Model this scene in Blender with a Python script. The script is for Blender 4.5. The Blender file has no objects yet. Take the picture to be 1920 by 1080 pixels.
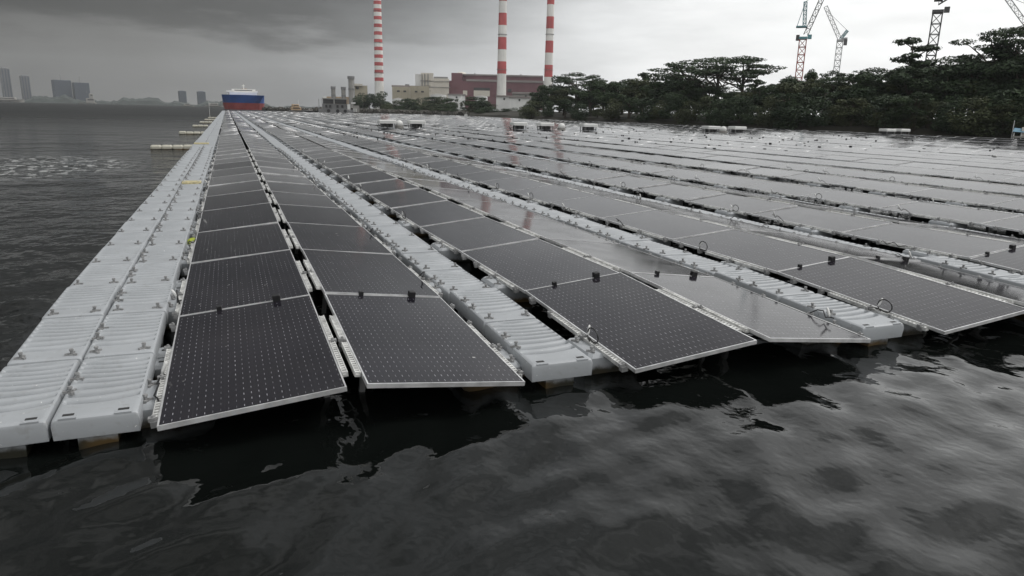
import bpy, math, random
import numpy as np
from mathutils import Matrix, Vector
rnd = random.Random(7)
nrs = np.random.RandomState(11)
S = bpy.context.scene
COL = S.collection
rad = math.radians

# ------------------------------------------------------------------ camera
CAM_H = 2.0
F_PX = 1340.0
AX_R = Vector((0.93240005, -0.36079624, 0.02135949))
AX_D = Vector((-0.06700956, -0.23063984, -0.9707291))
AX_F = Vector((0.35516176, 0.90367657, -0.23922539))
cd = bpy.data.cameras.new('camera')
cd.sensor_width = 36.0
cd.lens = 36.0 * F_PX / 1920.0
cd.clip_start = 0.05
cd.clip_end = 20000
cam = bpy.data.objects.new('camera', cd)
COL.objects.link(cam)
m = Matrix.Identity(4)
for i in range(3):
    m[i][0] = AX_R[i]; m[i][1] = -AX_D[i]; m[i][2] = -AX_F[i]
m[2][3] = CAM_H
cam.matrix_world = m
S.camera = cam

def bearing(px):
    """unit ground direction of a compass bearing, given as a column on the horizon"""
    py = 188.6 + 0.022 * px
    v = AX_R * ((px - 960) / F_PX) + AX_D * ((py - 540) / F_PX) + AX_F
    k = math.hypot(v.x, v.y)
    return v.x / k, v.y / k
def at(px, D):
    a, b = bearing(px)
    return a * D, b * D
def hgt(px, py, D):
    v = AX_R * ((px - 960) / F_PX) + AX_D * ((py - 540) / F_PX) + AX_F
    return CAM_H + v.z / math.hypot(v.x, v.y) * D
def mpp(px, D):
    """metres covered by one column of the horizon at distance D"""
    a = bearing(px - 5); b = bearing(px + 5)
    return D * math.hypot(a[0] - b[0], a[1] - b[1]) / 10
def in_view(x, y, z, pad=40):
    w = Vector((x, y, z - CAM_H)); k = w.dot(AX_F)
    if k < 0.2: return False
    u = 960 + F_PX * w.dot(AX_R) / k; v = 540 + F_PX * w.dot(AX_D) / k
    return -pad < u < 1920 + pad and -pad < v < 1080 + pad

# ------------------------------------------------------------------ sky and sun
SUN_AZ, SUN_EL = 92.0, 52.0
W = bpy.data.worlds.new('World'); S.world = W; W.use_nodes = True
nt = W.node_tree; N = nt.nodes; L = nt.links
N.clear()
def nd(t, **kw):
    n = N.new(t)
    for k, v in kw.items(): setattr(n, k, v)
    return n
def val(sock, v):
    if hasattr(v, 'is_linked') or isinstance(v, bpy.types.NodeSocket): L.new(v, sock)
    else: sock.default_value = v
def mth(op, a, b=None, c=None, clamp=False):
    n = nd('ShaderNodeMath', operation=op); n.use_clamp = clamp
    val(n.inputs[0], a)
    if b is not None: val(n.inputs[1], b)
    if c is not None: val(n.inputs[2], c)
    return n.outputs[0]
def mrange(v, a, b, c, d, smooth=True):
    n = nd('ShaderNodeMapRange', interpolation_type='SMOOTHSTEP' if smooth else 'LINEAR')
    val(n.inputs[0], v); n.inputs[1].default_value = a; n.inputs[2].default_value = b
    n.inputs[3].default_value = c; n.inputs[4].default_value = d
    return n.outputs[0]
tc = nd('ShaderNodeTexCoord')
sep = nd('ShaderNodeSeparateXYZ'); L.new(tc.outputs['Generated'], sep.inputs[0])
def wnoise(sx, sy, sz, scale, detail, loc=(0, 0, 0)):
    mp = nd('ShaderNodeMapping'); mp.inputs['Scale'].default_value = (sx, sy, sz); mp.inputs['Location'].default_value = loc
    L.new(tc.outputs['Generated'], mp.inputs[0])
    t = nd('ShaderNodeTexNoise'); t.inputs['Scale'].default_value = scale; t.inputs['Detail'].default_value = detail
    t.inputs['Roughness'].default_value = 0.55
    L.new(mp.outputs[0], t.inputs['Vector'])
    return t.outputs['Fac']
n1 = wnoise(1, 1, 3.2, 2.6, 6, (3.1, 0.4, 0))
n2 = wnoise(1, 1, 5.0, 6.0, 5, (0, 7.7, 1))
el = mth('ARCSINE', sep.outputs[2])
az = mth('ARCTAN2', sep.outputs[0], sep.outputs[1])
ca = mth('MULTIPLY', mth('COSINE', mth('ADD', az, rad(40))), -1.0)          # storm front lies to the left
ca = mth('ADD', ca, mth('MULTIPLY', mth('SUBTRACT', n1, 0.5), 0.22))
cr = nd('ShaderNodeValToRGB')
L.new(mth('MULTIPLY_ADD', ca, 0.5, 0.5), cr.inputs[0])
stops = [(0.0, 0.125), (1.0, 0.60), (0.05, 0.125), (0.155, 0.25), (0.22, 0.50), (0.30, 0.84), (0.36, 1.02), (0.58, 1.22)]
for i, (p, v) in enumerate(stops):
    e = cr.color_ramp.elements[i] if i < 2 else cr.color_ramp.elements.new(p)
    e.position = p; e.color = (v, v, v, 1)
low = cr.outputs[0]
# high overcast is more even
up = mrange(el, rad(12), rad(38), 0, 1)
high = mth('MULTIPLY_ADD', mth('SUBTRACT', n1, 0.5), 1.25, mth('MINIMUM', mth('MULTIPLY_ADD', ca, 0.66, 0.92), 1.10))
lum = nd('ShaderNodeMix', data_type='FLOAT'); L.new(up, lum.inputs[0]); L.new(low, lum.inputs[2]); L.new(high, lum.inputs[3])
# storm cloud shelf on the dark side
elw = mth('ADD', el, mth('MULTIPLY', mth('SUBTRACT', n2, 0.5), 0.14))
shelf = mth('MULTIPLY', mrange(elw, rad(4.0), rad(5.8), 0, 1), mrange(el, rad(10), rad(24), 1, 0))
shelf = mth('MULTIPLY', shelf, mrange(ca, -0.75, -0.38, 1, 0))
wisp = mth('MULTIPLY_ADD', mth('SUBTRACT', n2, 0.5), 0.55, 1.0)
l2 = mth('MULTIPLY', mth('MULTIPLY', lum.outputs[0], wisp), mth('MULTIPLY_ADD', shelf, -0.60, 1.0))
tint = nd('ShaderNodeValToRGB'); L.new(mth('MULTIPLY_ADD', ca, 0.5, 0.5), tint.inputs[0])
for i, (p, v) in enumerate([(0.0, (1, 1, 0.975)), (1.0, (1, 1, 0.99)), (0.10, (1, 1, 0.98)), (0.20, (0.965, 0.99, 1.01)), (0.36, (0.99, 1, 1))]):
    e = tint.color_ramp.elements[i] if i < 2 else tint.color_ramp.elements.new(p)
    e.position = p; e.color = (*v, 1)
cl = nd('ShaderNodeMix', data_type='RGBA', blend_type='MULTIPLY'); cl.inputs[0].default_value = 1
L.new(tint.outputs[0], cl.inputs[6]); L.new(l2, cl.inputs[7])
sky = nd('ShaderNodeTexSky', sky_type='NISHITA'); sky.sun_disc = False
sky.sun_elevation = rad(SUN_EL); sky.sun_rotation = rad(SUN_AZ); sky.air_density = 1.5; sky.dust_density = 3
sk = nd('ShaderNodeMix', data_type='RGBA', blend_type='MULTIPLY'); sk.inputs[0].default_value = 1
L.new(sky.outputs[0], sk.inputs[6]); sk.inputs[7].default_value = (0.08, 0.08, 0.08, 1)
fin = nd('ShaderNodeMix', data_type='RGBA'); fin.inputs[0].default_value = 0.95
L.new(sk.outputs[2], fin.inputs[6]); L.new(cl.outputs[2], fin.inputs[7])
bgn = nd('ShaderNodeBackground'); bgn.inputs[1].default_value = 1.0
L.new(fin.outputs[2], bgn.inputs[0])
wo = nd('ShaderNodeOutputWorld'); L.new(bgn.outputs[0], wo.inputs[0])

sd = bpy.data.lights.new('sun', 'SUN'); sd.energy = 1.3; sd.angle = rad(22); sd.color = (1.0, 0.98, 0.955)
sun = bpy.data.objects.new('sun', sd); COL.objects.link(sun)
sv = Vector((math.sin(rad(SUN_AZ)) * math.cos(rad(SUN_EL)), math.cos(rad(SUN_AZ)) * math.cos(rad(SUN_EL)), math.sin(rad(SUN_EL))))
sun.rotation_euler = sv.to_track_quat('Z', 'Y').to_euler()
sun.location = (40, 20, 60)
S.view_settings.view_transform = 'Standard'; S.view_settings.look = 'None'
S.view_settings.exposure = 0; S.view_settings.gamma = 1; S.view_settings.use_curve_mapping = False
S.render.engine = 'CYCLES'
S.cycles.max_bounces = 8; S.cycles.volume_bounces = 1; S.cycles.diffuse_bounces = 3; S.cycles.glossy_bounces = 4
S.cycles.caustics_reflective = False; S.cycles.caustics_refractive = False

# ------------------------------------------------------------------ helpers
class MB:
    def __init__(s): s.v = []; s.f = []; s.mi = []; s.uv = None
    def quadface(s, idx, mi=0): s.f.append(tuple(idx)); s.mi.append(mi)
    def box(s, x0, x1, y0, y1, z0, z1, mi=0, M=None):
        b = len(s.v)
        P = [(x0, y0, z0), (x1, y0, z0), (x1, y1, z0), (x0, y1, z0), (x0, y0, z1), (x1, y0, z1), (x1, y1, z1), (x0, y1, z1)]
        if M is not None: P = [tuple(M @ Vector(p)) for p in P]
        s.v += P
        for q in ((0, 3, 2, 1), (4, 5, 6, 7), (0, 1, 5, 4), (1, 2, 6, 5), (2, 3, 7, 6), (3, 0, 4, 7)):
            s.f.append(tuple(b + i for i in q)); s.mi.append(mi)
        return s
    def cbox(s, x0, x1, y0, y1, z0, z1, c, mi=0):
        """box with chamfered upright edges and top edge"""
        b = len(s.v)
        def ring(z, i):
            a0, a1, b0, b1 = x0 + i, x1 - i, y0 + i, y1 - i
            return [(a0 + c, b0, z), (a1 - c, b0, z), (a1, b0 + c, z), (a1, b1 - c, z), (a1 - c, b1, z), (a0 + c, b1, z), (a0, b1 - c, z), (a0, b0 + c, z)]
        s.v += ring(z0, 0) + ring(z1 - c, 0) + ring(z1, c * 0.8)
        for r in range(2):
            for i in range(8):
                j = (i + 1) % 8
                s.f.append((b + r * 8 + i, b + r * 8 + j, b + r * 8 + 8 + j, b + r * 8 + 8 + i)); s.mi.append(mi)
        s.f.append(tuple(b + 16 + i for i in range(8))); s.mi.append(mi)
        s.f.append(tuple(b + 7 - i for i in range(8))); s.mi.append(mi)
        return s
    def cyl(s, c, r0, r1, z0, z1, n=12, mi=0, cap=True):
        b = len(s.v)
        for (r, z) in ((r0, z0), (r1, z1)):
            for i in range(n):
                a = 2 * math.pi * i / n
                s.v.append((c[0] + r * math.cos(a), c[1] + r * math.sin(a), z))
        for i in range(n):
            j = (i + 1) % n
            s.f.append((b + i, b + j, b + n + j, b + n + i)); s.mi.append(mi)
        if cap:
            s.f.append(tuple(b + n + i for i in range(n))); s.mi.append(mi)
            s.f.append(tuple(b + n - 1 - i for i in range(n))); s.mi.append(mi)
        return s
    def tube(s, pts, r, n=6, mi=0):
        b = len(s.v); pts = [Vector(p) for p in pts]; k = len(pts)
        rr = r if isinstance(r, (list, tuple)) else [r] * k
        for i, p in enumerate(pts):
            t = (pts[min(i + 1, k - 1)] - pts[max(i - 1, 0)]).normalized()
            a = t.cross(Vector((0, 0, 1)) if abs(t.z) < 0.95 else Vector((1, 0, 0))).normalized(); c = t.cross(a)
            for j in range(n):
                w = 2 * math.pi * j / n
                s.v.append(tuple(p + (a * math.cos(w) + c * math.sin(w)) * rr[i]))
        for i in range(k - 1):
            for j in range(n):
                q = (j + 1) % n
                s.f.append((b + i * n + j, b + i * n + q, b + (i + 1) * n + q, b + (i + 1) * n + j)); s.mi.append(mi)
        s.f.append(tuple(b + n - 1 - j for j in range(n))); s.mi.append(mi)
        s.f.append(tuple(b + (k - 1) * n + j for j in range(n))); s.mi.append(mi)
        return s
    def bar(s, p, q, w, mi=0): return s.tube([p, q], w * 0.7, 4, mi)
    def mesh(s, name, mats, smooth=False):
        me = bpy.data.meshes.new(name); me.from_pydata(s.v, [], s.f)
        for mt in (mats if isinstance(mats, (list, tuple)) else [mats]): me.materials.append(mt)
        if any(s.mi): me.polygons.foreach_set('material_index', s.mi)
        if smooth: me.polygons.foreach_set('use_smooth', [True] * len(s.f))
        me.update()
        return me
    def build(s, name, mats, parent=None, loc=(0, 0, 0), rz=0, smooth=False):
        return ob(name, s.mesh(name, mats, smooth), parent, loc, rz)
def ob(name, me, parent=None, loc=(0, 0, 0), rz=0, M=None):
    o = bpy.data.objects.new(name, me)
    COL.objects.link(o)
    if parent is not None: o.parent = parent
    if M is not None: o.matrix_basis = M
    else:
        o.location = loc; o.rotation_euler = (0, 0, rz)
    return o
def tag(o, label=None, cat=None, group=None, kind=None):
    if label: o['label'] = label
    if cat: o['category'] = cat
    if group: o['group'] = group
    if kind: o['kind'] = kind
    return o
def thing(name, label, cat, loc=(0, 0, 0), rz=0, group=None, M=None):
    o = ob(name, None, None, loc, rz, M)
    o.empty_display_size = 0.2
    return tag(o, label, cat, group)
ONES = ['', 'first', 'second', 'third', 'fourth', 'fifth', 'sixth', 'seventh', 'eighth', 'ninth', 'tenth', 'eleventh', 'twelfth',
        'thirteenth', 'fourteenth', 'fifteenth', 'sixteenth', 'seventeenth', 'eighteenth', 'nineteenth']
TENS = ['', '', 'twent', 'thirt', 'fort', 'fift', 'sixt', 'sevent', 'eight', 'ninet']
def ordw(n):
    if n < 20: return ONES[n]
    if n >= 100: return 'hundred and ' + ordw(n - 100) if n > 100 else 'hundredth'
    t = TENS[n // 10]
    return t + 'ieth' if n % 10 == 0 else t + 'y-' + ONES[n % 10]

# ------------------------------------------------------------------ materials
class NG:
    def __init__(s, name):
        s.m = bpy.data.materials.new(name); s.m.use_nodes = True
        s.t = s.m.node_tree; s.b = s.t.nodes['Principled BSDF']
    def n(s, t, **kw):
        x = s.t.nodes.new(t)
        for k, v in kw.items(): setattr(x, k, v)
        return x
    def put(s, sock, v):
        if isinstance(v, bpy.types.NodeSocket): s.t.links.new(v, sock)
        else: sock.default_value = v
    def math(s, op, a, b=None, c=None):
        x = s.n('ShaderNodeMath', operation=op); s.put(x.inputs[0], a)
        if b is not None: s.put(x.inputs[1], b)
        if c is not None: s.put(x.inputs[2], c)
        return x.outputs[0]
    def rng(s, v, a, b, c=0.0, d=1.0):
        x = s.n('ShaderNodeMapRange', interpolation_type='SMOOTHSTEP'); s.put(x.inputs[0], v)
        for i, q in enumerate((a, b, c, d)): x.inputs[i + 1].default_value = q
        return x.outputs[0]
    def mix(s, f, a, b):
        x = s.n('ShaderNodeMix', data_type='RGBA'); s.put(x.inputs[0], f); s.put(x.inputs[6], a); s.put(x.inputs[7], b)
        return x.outputs[2]
    def noise(s, scale, detail=4, vec=None, rough=0.55):
        x = s.n('ShaderNodeTexNoise'); x.inputs['Scale'].default_value = scale; x.inputs['Detail'].default_value = detail
        x.inputs['Roughness'].default_value = rough
        if vec is not None: s.t.links.new(vec, x.inputs['Vector'])
        return x.outputs['Fac']
    def obj(s): return s.n('ShaderNodeTexCoord').outputs['Object']
    def pos(s): return s.n('ShaderNodeNewGeometry').outputs['Position']
    def sep(s, v):
        x = s.n('ShaderNodeSeparateXYZ'); s.t.links.new(v, x.inputs[0]); return x.outputs
    def bump(s, h, strength, dist):
        x = s.n('ShaderNodeBump'); x.inputs['Strength'].default_value = strength; x.inputs['Distance'].default_value = dist
        s.t.links.new(h, x.inputs['Height']); s.t.links.new(x.outputs[0], s.b.inputs['Normal'])
def c4(c): return (c[0], c[1], c[2], 1)
def simple(name, col, rough=0.6, metal=0.0, var=0.25, scale=4.0, bump=0.0, spec=0.5, world=True):
    g = NG(name)
    v = g.pos() if world else g.obj()
    f = g.noise(scale, 5, v)
    g.put(g.b.inputs['Base Color'], g.mix(g.rng(f, 0.3, 0.7), c4([x * (1 - var) for x in col]), c4([min(1, x * (1 + var * 0.6)) for x in col])))
    g.b.inputs['Roughness'].default_value = rough; g.b.inputs['Metallic'].default_value = metal
    g.b.inputs['Specular IOR Level'].default_value = spec
    if bump: g.bump(f, bump, 0.02)
    return g.m
M = {}
# walkway plastic with algae at the waterline, scuffs and bird lime
def plastic(name, col):
    g = NG(name); p = g.pos(); z = g.sep(p)[2]
    a = g.noise(2.2, 5, p); b = g.noise(17, 5, p); d = g.noise(0.9, 3, p)
    base = g.mix(g.rng(a, 0.3, 0.72), c4([x * 0.92 for x in col]), c4([min(1, x * 1.04) for x in col]))
    base = g.mix(g.math('MULTIPLY', g.rng(b, 0.55, 0.75), 0.28), base, (0.22, 0.21, 0.19, 1))
    base = g.mix(g.math('MULTIPLY', g.rng(g.noise(46, 2, p), 0.72, 0.76), 0.8), base, (0.8, 0.8, 0.78, 1))
    h = g.math('ADD', z, g.math('MULTIPLY', g.math('SUBTRACT', b, 0.5), 0.07))
    base = g.mix(g.rng(h, 0.015, 0.075, 1, 0), base, g.mix(g.rng(d, 0.45, 0.6), (0.022, 0.021, 0.013, 1), (0.10, 0.062, 0.02, 1)))
    g.put(g.b.inputs['Base Color'], base)
    g.b.inputs['Roughness'].default_value = 0.48
    g.bump(g.noise(60, 3, p), 0.08, 0.004)
    return g.m
M['plastic'] = plastic('float_plastic', (0.375, 0.392, 0.408))
M['cream'] = plastic('weathered_float_plastic', (0.52, 0.50, 0.42))
M['lug'] = simple('connector_plastic', (0.27, 0.27, 0.27), 0.5, 0, 0.3, 30)
M['slot'] = simple('slot_dark', (0.03, 0.03, 0.03), 0.7)
M['alu'] = simple('anodised_aluminium', (0.80, 0.80, 0.80), 0.36, 0.55, 0.25, 6)
M['rack'] = simple('rack_aluminium', (0.72, 0.72, 0.70), 0.5, 0.25, 0.3, 14)
M['clipgrey'] = simple('clip_grey', (0.33, 0.33, 0.33), 0.5, 0.3, 0.3, 14)
M['black'] = simple('black_rubber', (0.012, 0.012, 0.013), 0.5)
M['whitep'] = simple('white_plastic', (0.75, 0.75, 0.73), 0.4, 0, 0.15)
# photovoltaic laminate: UV in metres
g = NG('solar_glass')
uvn = g.n('ShaderNodeUVMap'); uvn.uv_map = 'UVMap'
s = g.sep(uvn.outputs[0]); U, V = s[0], s[1]
def cellmask(c, pitch, half):
    fr = g.math('FRACT', g.math('DIVIDE', c, pitch))
    return g.math('LESS_THAN', g.math('ABSOLUTE', g.math('SUBTRACT', fr, 0.5)), half)
dots = g.math('MULTIPLY', cellmask(U, 0.0455, 0.05), cellmask(V, 0.0885, 0.17))
wn = g.n('ShaderNodeTexWhiteNoise', noise_dimensions='2D')
cv = g.n('ShaderNodeCombineXYZ'); g.put(cv.inputs[0], g.math('FLOOR', g.math('DIVIDE', U, 0.0455))); g.put(cv.inputs[1], g.math('FLOOR', g.math('DIVIDE', V, 0.531)))
g.t.links.new(cv.outputs[0], wn.inputs['Vector'])
dots = g.math('MULTIPLY', dots, g.rng(wn.outputs['Value'], 0.0, 1.0, 0.35, 1.0))
lines = g.math('MAXIMUM', cellmask(g.math('ADD', U, 0.091), 0.182, 0.008), cellmask(g.math('ADD', V, 0.0445), 0.089, 0.012))
pz = g.pos()
cellc = g.mix(g.rng(g.noise(0.9, 3, pz), 0.3, 0.7), (0.007, 0.0062, 0.0105, 1), (0.014, 0.0125, 0.018, 1))
base = g.mix(g.math('MULTIPLY', lines, 0.07), cellc, (0.16, 0.16, 0.17, 1))
dv = g.noise(7, 3, pz)
base = g.mix(g.math('MULTIPLY', dots, g.rng(dv, 0.3, 0.75, 0.25, 0.85)), base, (0.42, 0.42, 0.45, 1))
dust = g.math('MULTIPLY', g.rng(g.noise(1.7, 5, pz), 0.35, 0.8), 0.025)
base = g.mix(dust, base, (0.33, 0.31, 0.28, 1))
lime = g.math('MULTIPLY', g.rng(g.noise(19, 2, pz), 0.735, 0.76), g.rng(g.noise(0.7, 2, pz), 0.5, 0.6))
base = g.mix(g.math('MULTIPLY', lime, 0.75), base, (0.6, 0.6, 0.57, 1))
g.put(g.b.inputs['Base Color'], base)
g.put(g.b.inputs['Roughness'], g.rng(g.noise(2.3, 4, pz), 0.3, 0.7, 0.07, 0.125))
g.b.inputs['IOR'].default_value = 1.45; g.b.inputs['Specular IOR Level'].default_value = 0.24
M['glass'] = g.m
M['back'] = simple('back_sheet', (0.012, 0.012, 0.013), 0.7, 0, 0.1)

# water
g = NG('sea_water'); p = g.pos(); xs = g.sep(p)
open_sea = g.rng(xs[0], -1.9, -1.4, 1, 0)
mp = g.n('ShaderNodeMapping'); mp.inputs['Scale'].default_value = (1.0, 0.75, 1.0); g.t.links.new(p, mp.inputs[0])
w1 = g.noise(2.6, 3, mp.outputs[0]); w2 = g.noise(0.55, 4, mp.outputs[0]); w3 = g.noise(9.0, 2, mp.outputs[0])
patch = g.rng(g.noise(0.045, 3, p), 0.42, 0.62, 0.7, 1.35)
hh = g.math('ADD', g.math('MULTIPLY', w1, 0.105), g.math('MULTIPLY', w2, 0.36))
hh = g.math('MULTIPLY', hh, g.math('MULTIPLY', open_sea, patch))
hh = g.math('ADD', hh, g.math('MULTIPLY', w1, 0.015))
hh = g.math('ADD', hh, g.math('MULTIPLY', w3, 0.0036))
g.bump(hh, 1.0, 1.0)
fx = g.math('DIVIDE', g.math('ADD', xs[0], 6.2), 3.6); fy = g.math('DIVIDE', g.math('SUBTRACT', xs[1], 27), 6.0)
fr = g.rng(g.math('ADD', g.math('MULTIPLY', fx, fx), g.math('MULTIPLY', fy, fy)), 0.2, 1.2, 1, 0)
fm = g.n('ShaderNodeMapping'); fm.inputs['Scale'].default_value = (1.0, 0.5, 1); g.t.links.new(p, fm.inputs[0])
fo = g.math('MULTIPLY', g.rng(g.noise(3.4, 6, fm.outputs[0], 0.7), 0.52, 0.57), fr)
g.put(g.b.inputs['Base Color'], g.mix(g.math('MULTIPLY', fo, 0.85), (0.0045, 0.0055, 0.005, 1), (0.55, 0.56, 0.55, 1)))  # white foam-like flecks painted into the colour for the sparkle on open water
g.put(g.b.inputs['Roughness'], g.math('ADD', g.rng(xs[1], 12, 160, 0.03, 0.30), g.math('MULTIPLY', open_sea, 0.05))); g.b.inputs['IOR'].default_value = 1.333
M['water'] = g.m

def paint(name, col, rough=0.6, var=0.12, scale=0.25, streak=0.0):
    g = NG(name); p = g.pos()
    f = g.noise(scale, 5, p)
    base = g.mix(g.rng(f, 0.3, 0.7), c4([x * (1 - var) for x in col]), c4([min(1, x * (1 + var * .5)) for x in col]))
    if streak:
        mp = g.n('ShaderNodeMapping'); mp.inputs['Scale'].default_value = (0.9, 0.9, 0.06); g.t.links.new(p, mp.inputs[0])
        base = g.mix(g.math('MULTIPLY', g.rng(g.noise(1.0, 4, mp.outputs[0]), 0.5, 0.75), streak), base, c4([x * 0.45 for x in col]))
    g.put(g.b.inputs['Base Color'], base); g.b.inputs['Roughness'].default_value = rough
    return g.m
M['ch_white'] = paint('stack_white', (0.80, 0.79, 0.75), 0.6, 0.08, 0.1, 0.32)
M['ch_red'] = paint('stack_red', (0.50, 0.085, 0.085), 0.6, 0.18, 0.1, 0.25)
M['maroon'] = paint('maroon_cladding', (0.155, 0.055, 0.068), 0.6, 0.15, 0.05, 0.3)
M['roofgrey'] = paint('roof_grey', (0.26, 0.23, 0.22), 0.7, 0.2, 0.05)
M['offwhite'] = paint('offwhite_cladding', (0.66, 0.62, 0.54), 0.6, 0.1, 0.05, 0.2)
M['white'] = paint('white_wall', (0.74, 0.74, 0.72), 0.6, 0.1, 0.1, 0.2)
M['beige'] = paint('beige_wall', (0.40, 0.36, 0.27), 0.7, 0.12, 0.08, 0.25)
M['concrete'] = paint('concrete', (0.30, 0.29, 0.27), 0.8, 0.2, 0.2, 0.3)
M['darkwin'] = paint('dark_opening', (0.02, 0.02, 0.022), 0.35)
M['steel'] = paint('grey_steel', (0.22, 0.22, 0.22), 0.5, 0.2, 0.5, 0.2)
M['orange'] = paint('ochre_paint', (0.46, 0.33, 0.21), 0.6, 0.2, 0.5)
M['hullblue'] = paint('hull_blue', (0.025, 0.10, 0.36), 0.45, 0.15, 0.2, 0.2)
M['hullred'] = paint('hull_red', (0.30, 0.055, 0.05), 0.55, 0.2, 0.2, 0.3)
M['ship_white'] = paint('ship_white', (0.82, 0.81, 0.78), 0.5, 0.06, 0.3, 0.1)
M['tower'] = paint('tower_grey', (0.15, 0.155, 0.165), 0.7, 0.1, 0.02)
M['tower_dark'] = paint('tower_dark', (0.05, 0.068, 0.095), 0.6, 0.1, 0.02)
M['crane_red'] = paint('crane_red', (0.36, 0.07, 0.05), 0.5, 0.2, 0.4)
M['crane_teal'] = paint('crane_teal', (0.10, 0.27, 0.30), 0.5, 0.2, 0.4)
M['crane_dark'] = paint('crane_dark', (0.055, 0.055, 0.055), 0.5, 0.3, 0.4)
M['crane_pale'] = paint('crane_pale', (0.48, 0.49, 0.49), 0.5, 0.2, 0.4)  # sky glare that fades the distant crane is put into this pale colour
M['blueroof'] = paint('blue_roof', (0.12, 0.26, 0.36), 0.5, 0.2, 0.5)
M['yellow'] = paint('yellow_paint', (0.56, 0.49, 0.28), 0.6, 0.3, 20)
M['lime'] = paint('lime_rubber', (0.36, 0.42, 0.04), 0.5, 0.3, 20)
M['rock'] = paint('rock_dark', (0.075, 0.07, 0.06), 0.9, 0.5, 0.6)
M['soil'] = paint('shore_soil', (0.028, 0.026, 0.017), 0.95, 0.4, 0.15)
M['bark'] = paint('bark', (0.075, 0.06, 0.045), 0.9, 0.3, 1.5)
def leafmat(name, a, b):
    g = NG(name); p = g.pos()
    oi = g.n('ShaderNodeObjectInfo').outputs['Random']
    f = g.math('ADD', g.math('MULTIPLY', g.rng(g.noise(0.35, 4, p), 0.3, 0.7), 0.7), g.math('MULTIPLY', oi, 0.4))
    g.put(g.b.inputs['Base Color'], g.mix(f, c4(a), c4(b)))
    g.b.inputs['Roughness'].default_value = 0.65; g.b.inputs['Specular IOR Level'].default_value = 0.25
    return g.m
M['leaf'] = leafmat('leaf_dark', (0.018, 0.032, 0.017), (0.046, 0.074, 0.030))
M['leaf2'] = leafmat('leaf_olive', (0.034, 0.046, 0.022), (0.070, 0.082, 0.034))

# ------------------------------------------------------------------ sea
def axis(lo, hi, step, far_lo, far_hi, grow):
    a = list(np.arange(lo, hi + 1e-6, step))
    s_ = step; v_ = a[-1]
    while v_ < far_hi: s_ *= grow; v_ += s_; a.append(v_)
    s_ = step; v_ = lo; b = []
    while v_ > far_lo: s_ *= grow; v_ -= s_; b.append(v_)
    return np.array(b[::-1] + a)
gx = axis(-3.6, 9.0, 0.04, -1150, 980, 1.10)
gy = axis(1.6, 8.0, 0.035, -300, 2500, 1.10)
X, Y = np.meshgrid(gx, gy)
SX = np.gradient(gx)[None, :] + 0 * X; SY = np.gradient(gy)[:, None] + 0 * X
SP = np.maximum(SX, SY)
Z = np.zeros_like(X)
rs = np.random.RandomState(5)
sheltered = 1.0 / (1.0 + np.exp(-(Y - 5.6) / 0.5)) * (X > -1.6)
for i in range(46):
    lam = 0.19 * (7.0 ** rs.rand()) if i < 40 else 2 + 6 * rs.rand()
    th = rs.normal(rad(-62), rad(42))                      # wave heading
    k = 2 * math.pi / lam
    slope = (0.025 if lam < 0.75 else 0.017 if lam < 2 else 0.006) * (0.6 + 0.8 * rs.rand())
    if lam < 0.28: slope *= 0.7
    ph = rs.rand() * 6.28
    fade = np.clip((lam / (SP * 5.0)) - 0.4, 0, 1)
    warp = 0.35 * np.sin(X * 0.9 + i) + 0.35 * np.sin(Y * 1.1 + 2 * i)
    amp = slope / k * fade * (1 - 0.55 * sheltered) * np.where(X < -1.7, 1.9, 1.0) * (1.0 + 0.35 * np.sin(0.7 * X + i) * np.sin(0.5 * Y + 2 * i))
    Z += amp * np.sin(k * (X * math.cos(th) + Y * math.sin(th)) + warp + ph)
ny, nx = X.shape
vv = np.stack([X, Y, Z], -1).reshape(-1, 3)
ii = np.arange(ny * nx).reshape(ny, nx)
ff = np.stack([ii[:-1, :-1], ii[:-1, 1:], ii[1:, 1:], ii[1:, :-1]], -1).reshape(-1, 4)
def np_mesh(name, verts, faces, mats, midx=None, smooth=False, uv=None):
    me = bpy.data.meshes.new(name)
    n = len(faces); kk = faces.shape[1]
    me.vertices.add(len(verts)); me.vertices.foreach_set('co', np.ascontiguousarray(verts, dtype=np.float32).ravel())
    me.loops.add(n * kk); me.loops.foreach_set('vertex_index', np.ascontiguousarray(faces, dtype=np.int32).ravel())
    me.polygons.add(n); me.polygons.foreach_set('loop_start', np.arange(0, n * kk, kk, dtype=np.int32))
    for mt in mats: me.materials.append(mt)
    if midx is not None: me.polygons.foreach_set('material_index', np.asarray(midx, dtype=np.int32))
    if uv is not None:
        l = me.uv_layers.new(name='UVMap'); l.data.foreach_set('uv', np.ascontiguousarray(uv, dtype=np.float32).ravel())
    if smooth: me.polygons.foreach_set('use_smooth', np.ones(n, dtype=bool))
    me.update(calc_edges=True); me.validate()
    return me
tag(ob('water', np_mesh('water', vv, ff, [M['water']], smooth=True)), 'dark grey sea water with gentle ripples around the floating array', None, None, 'structure')

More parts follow.
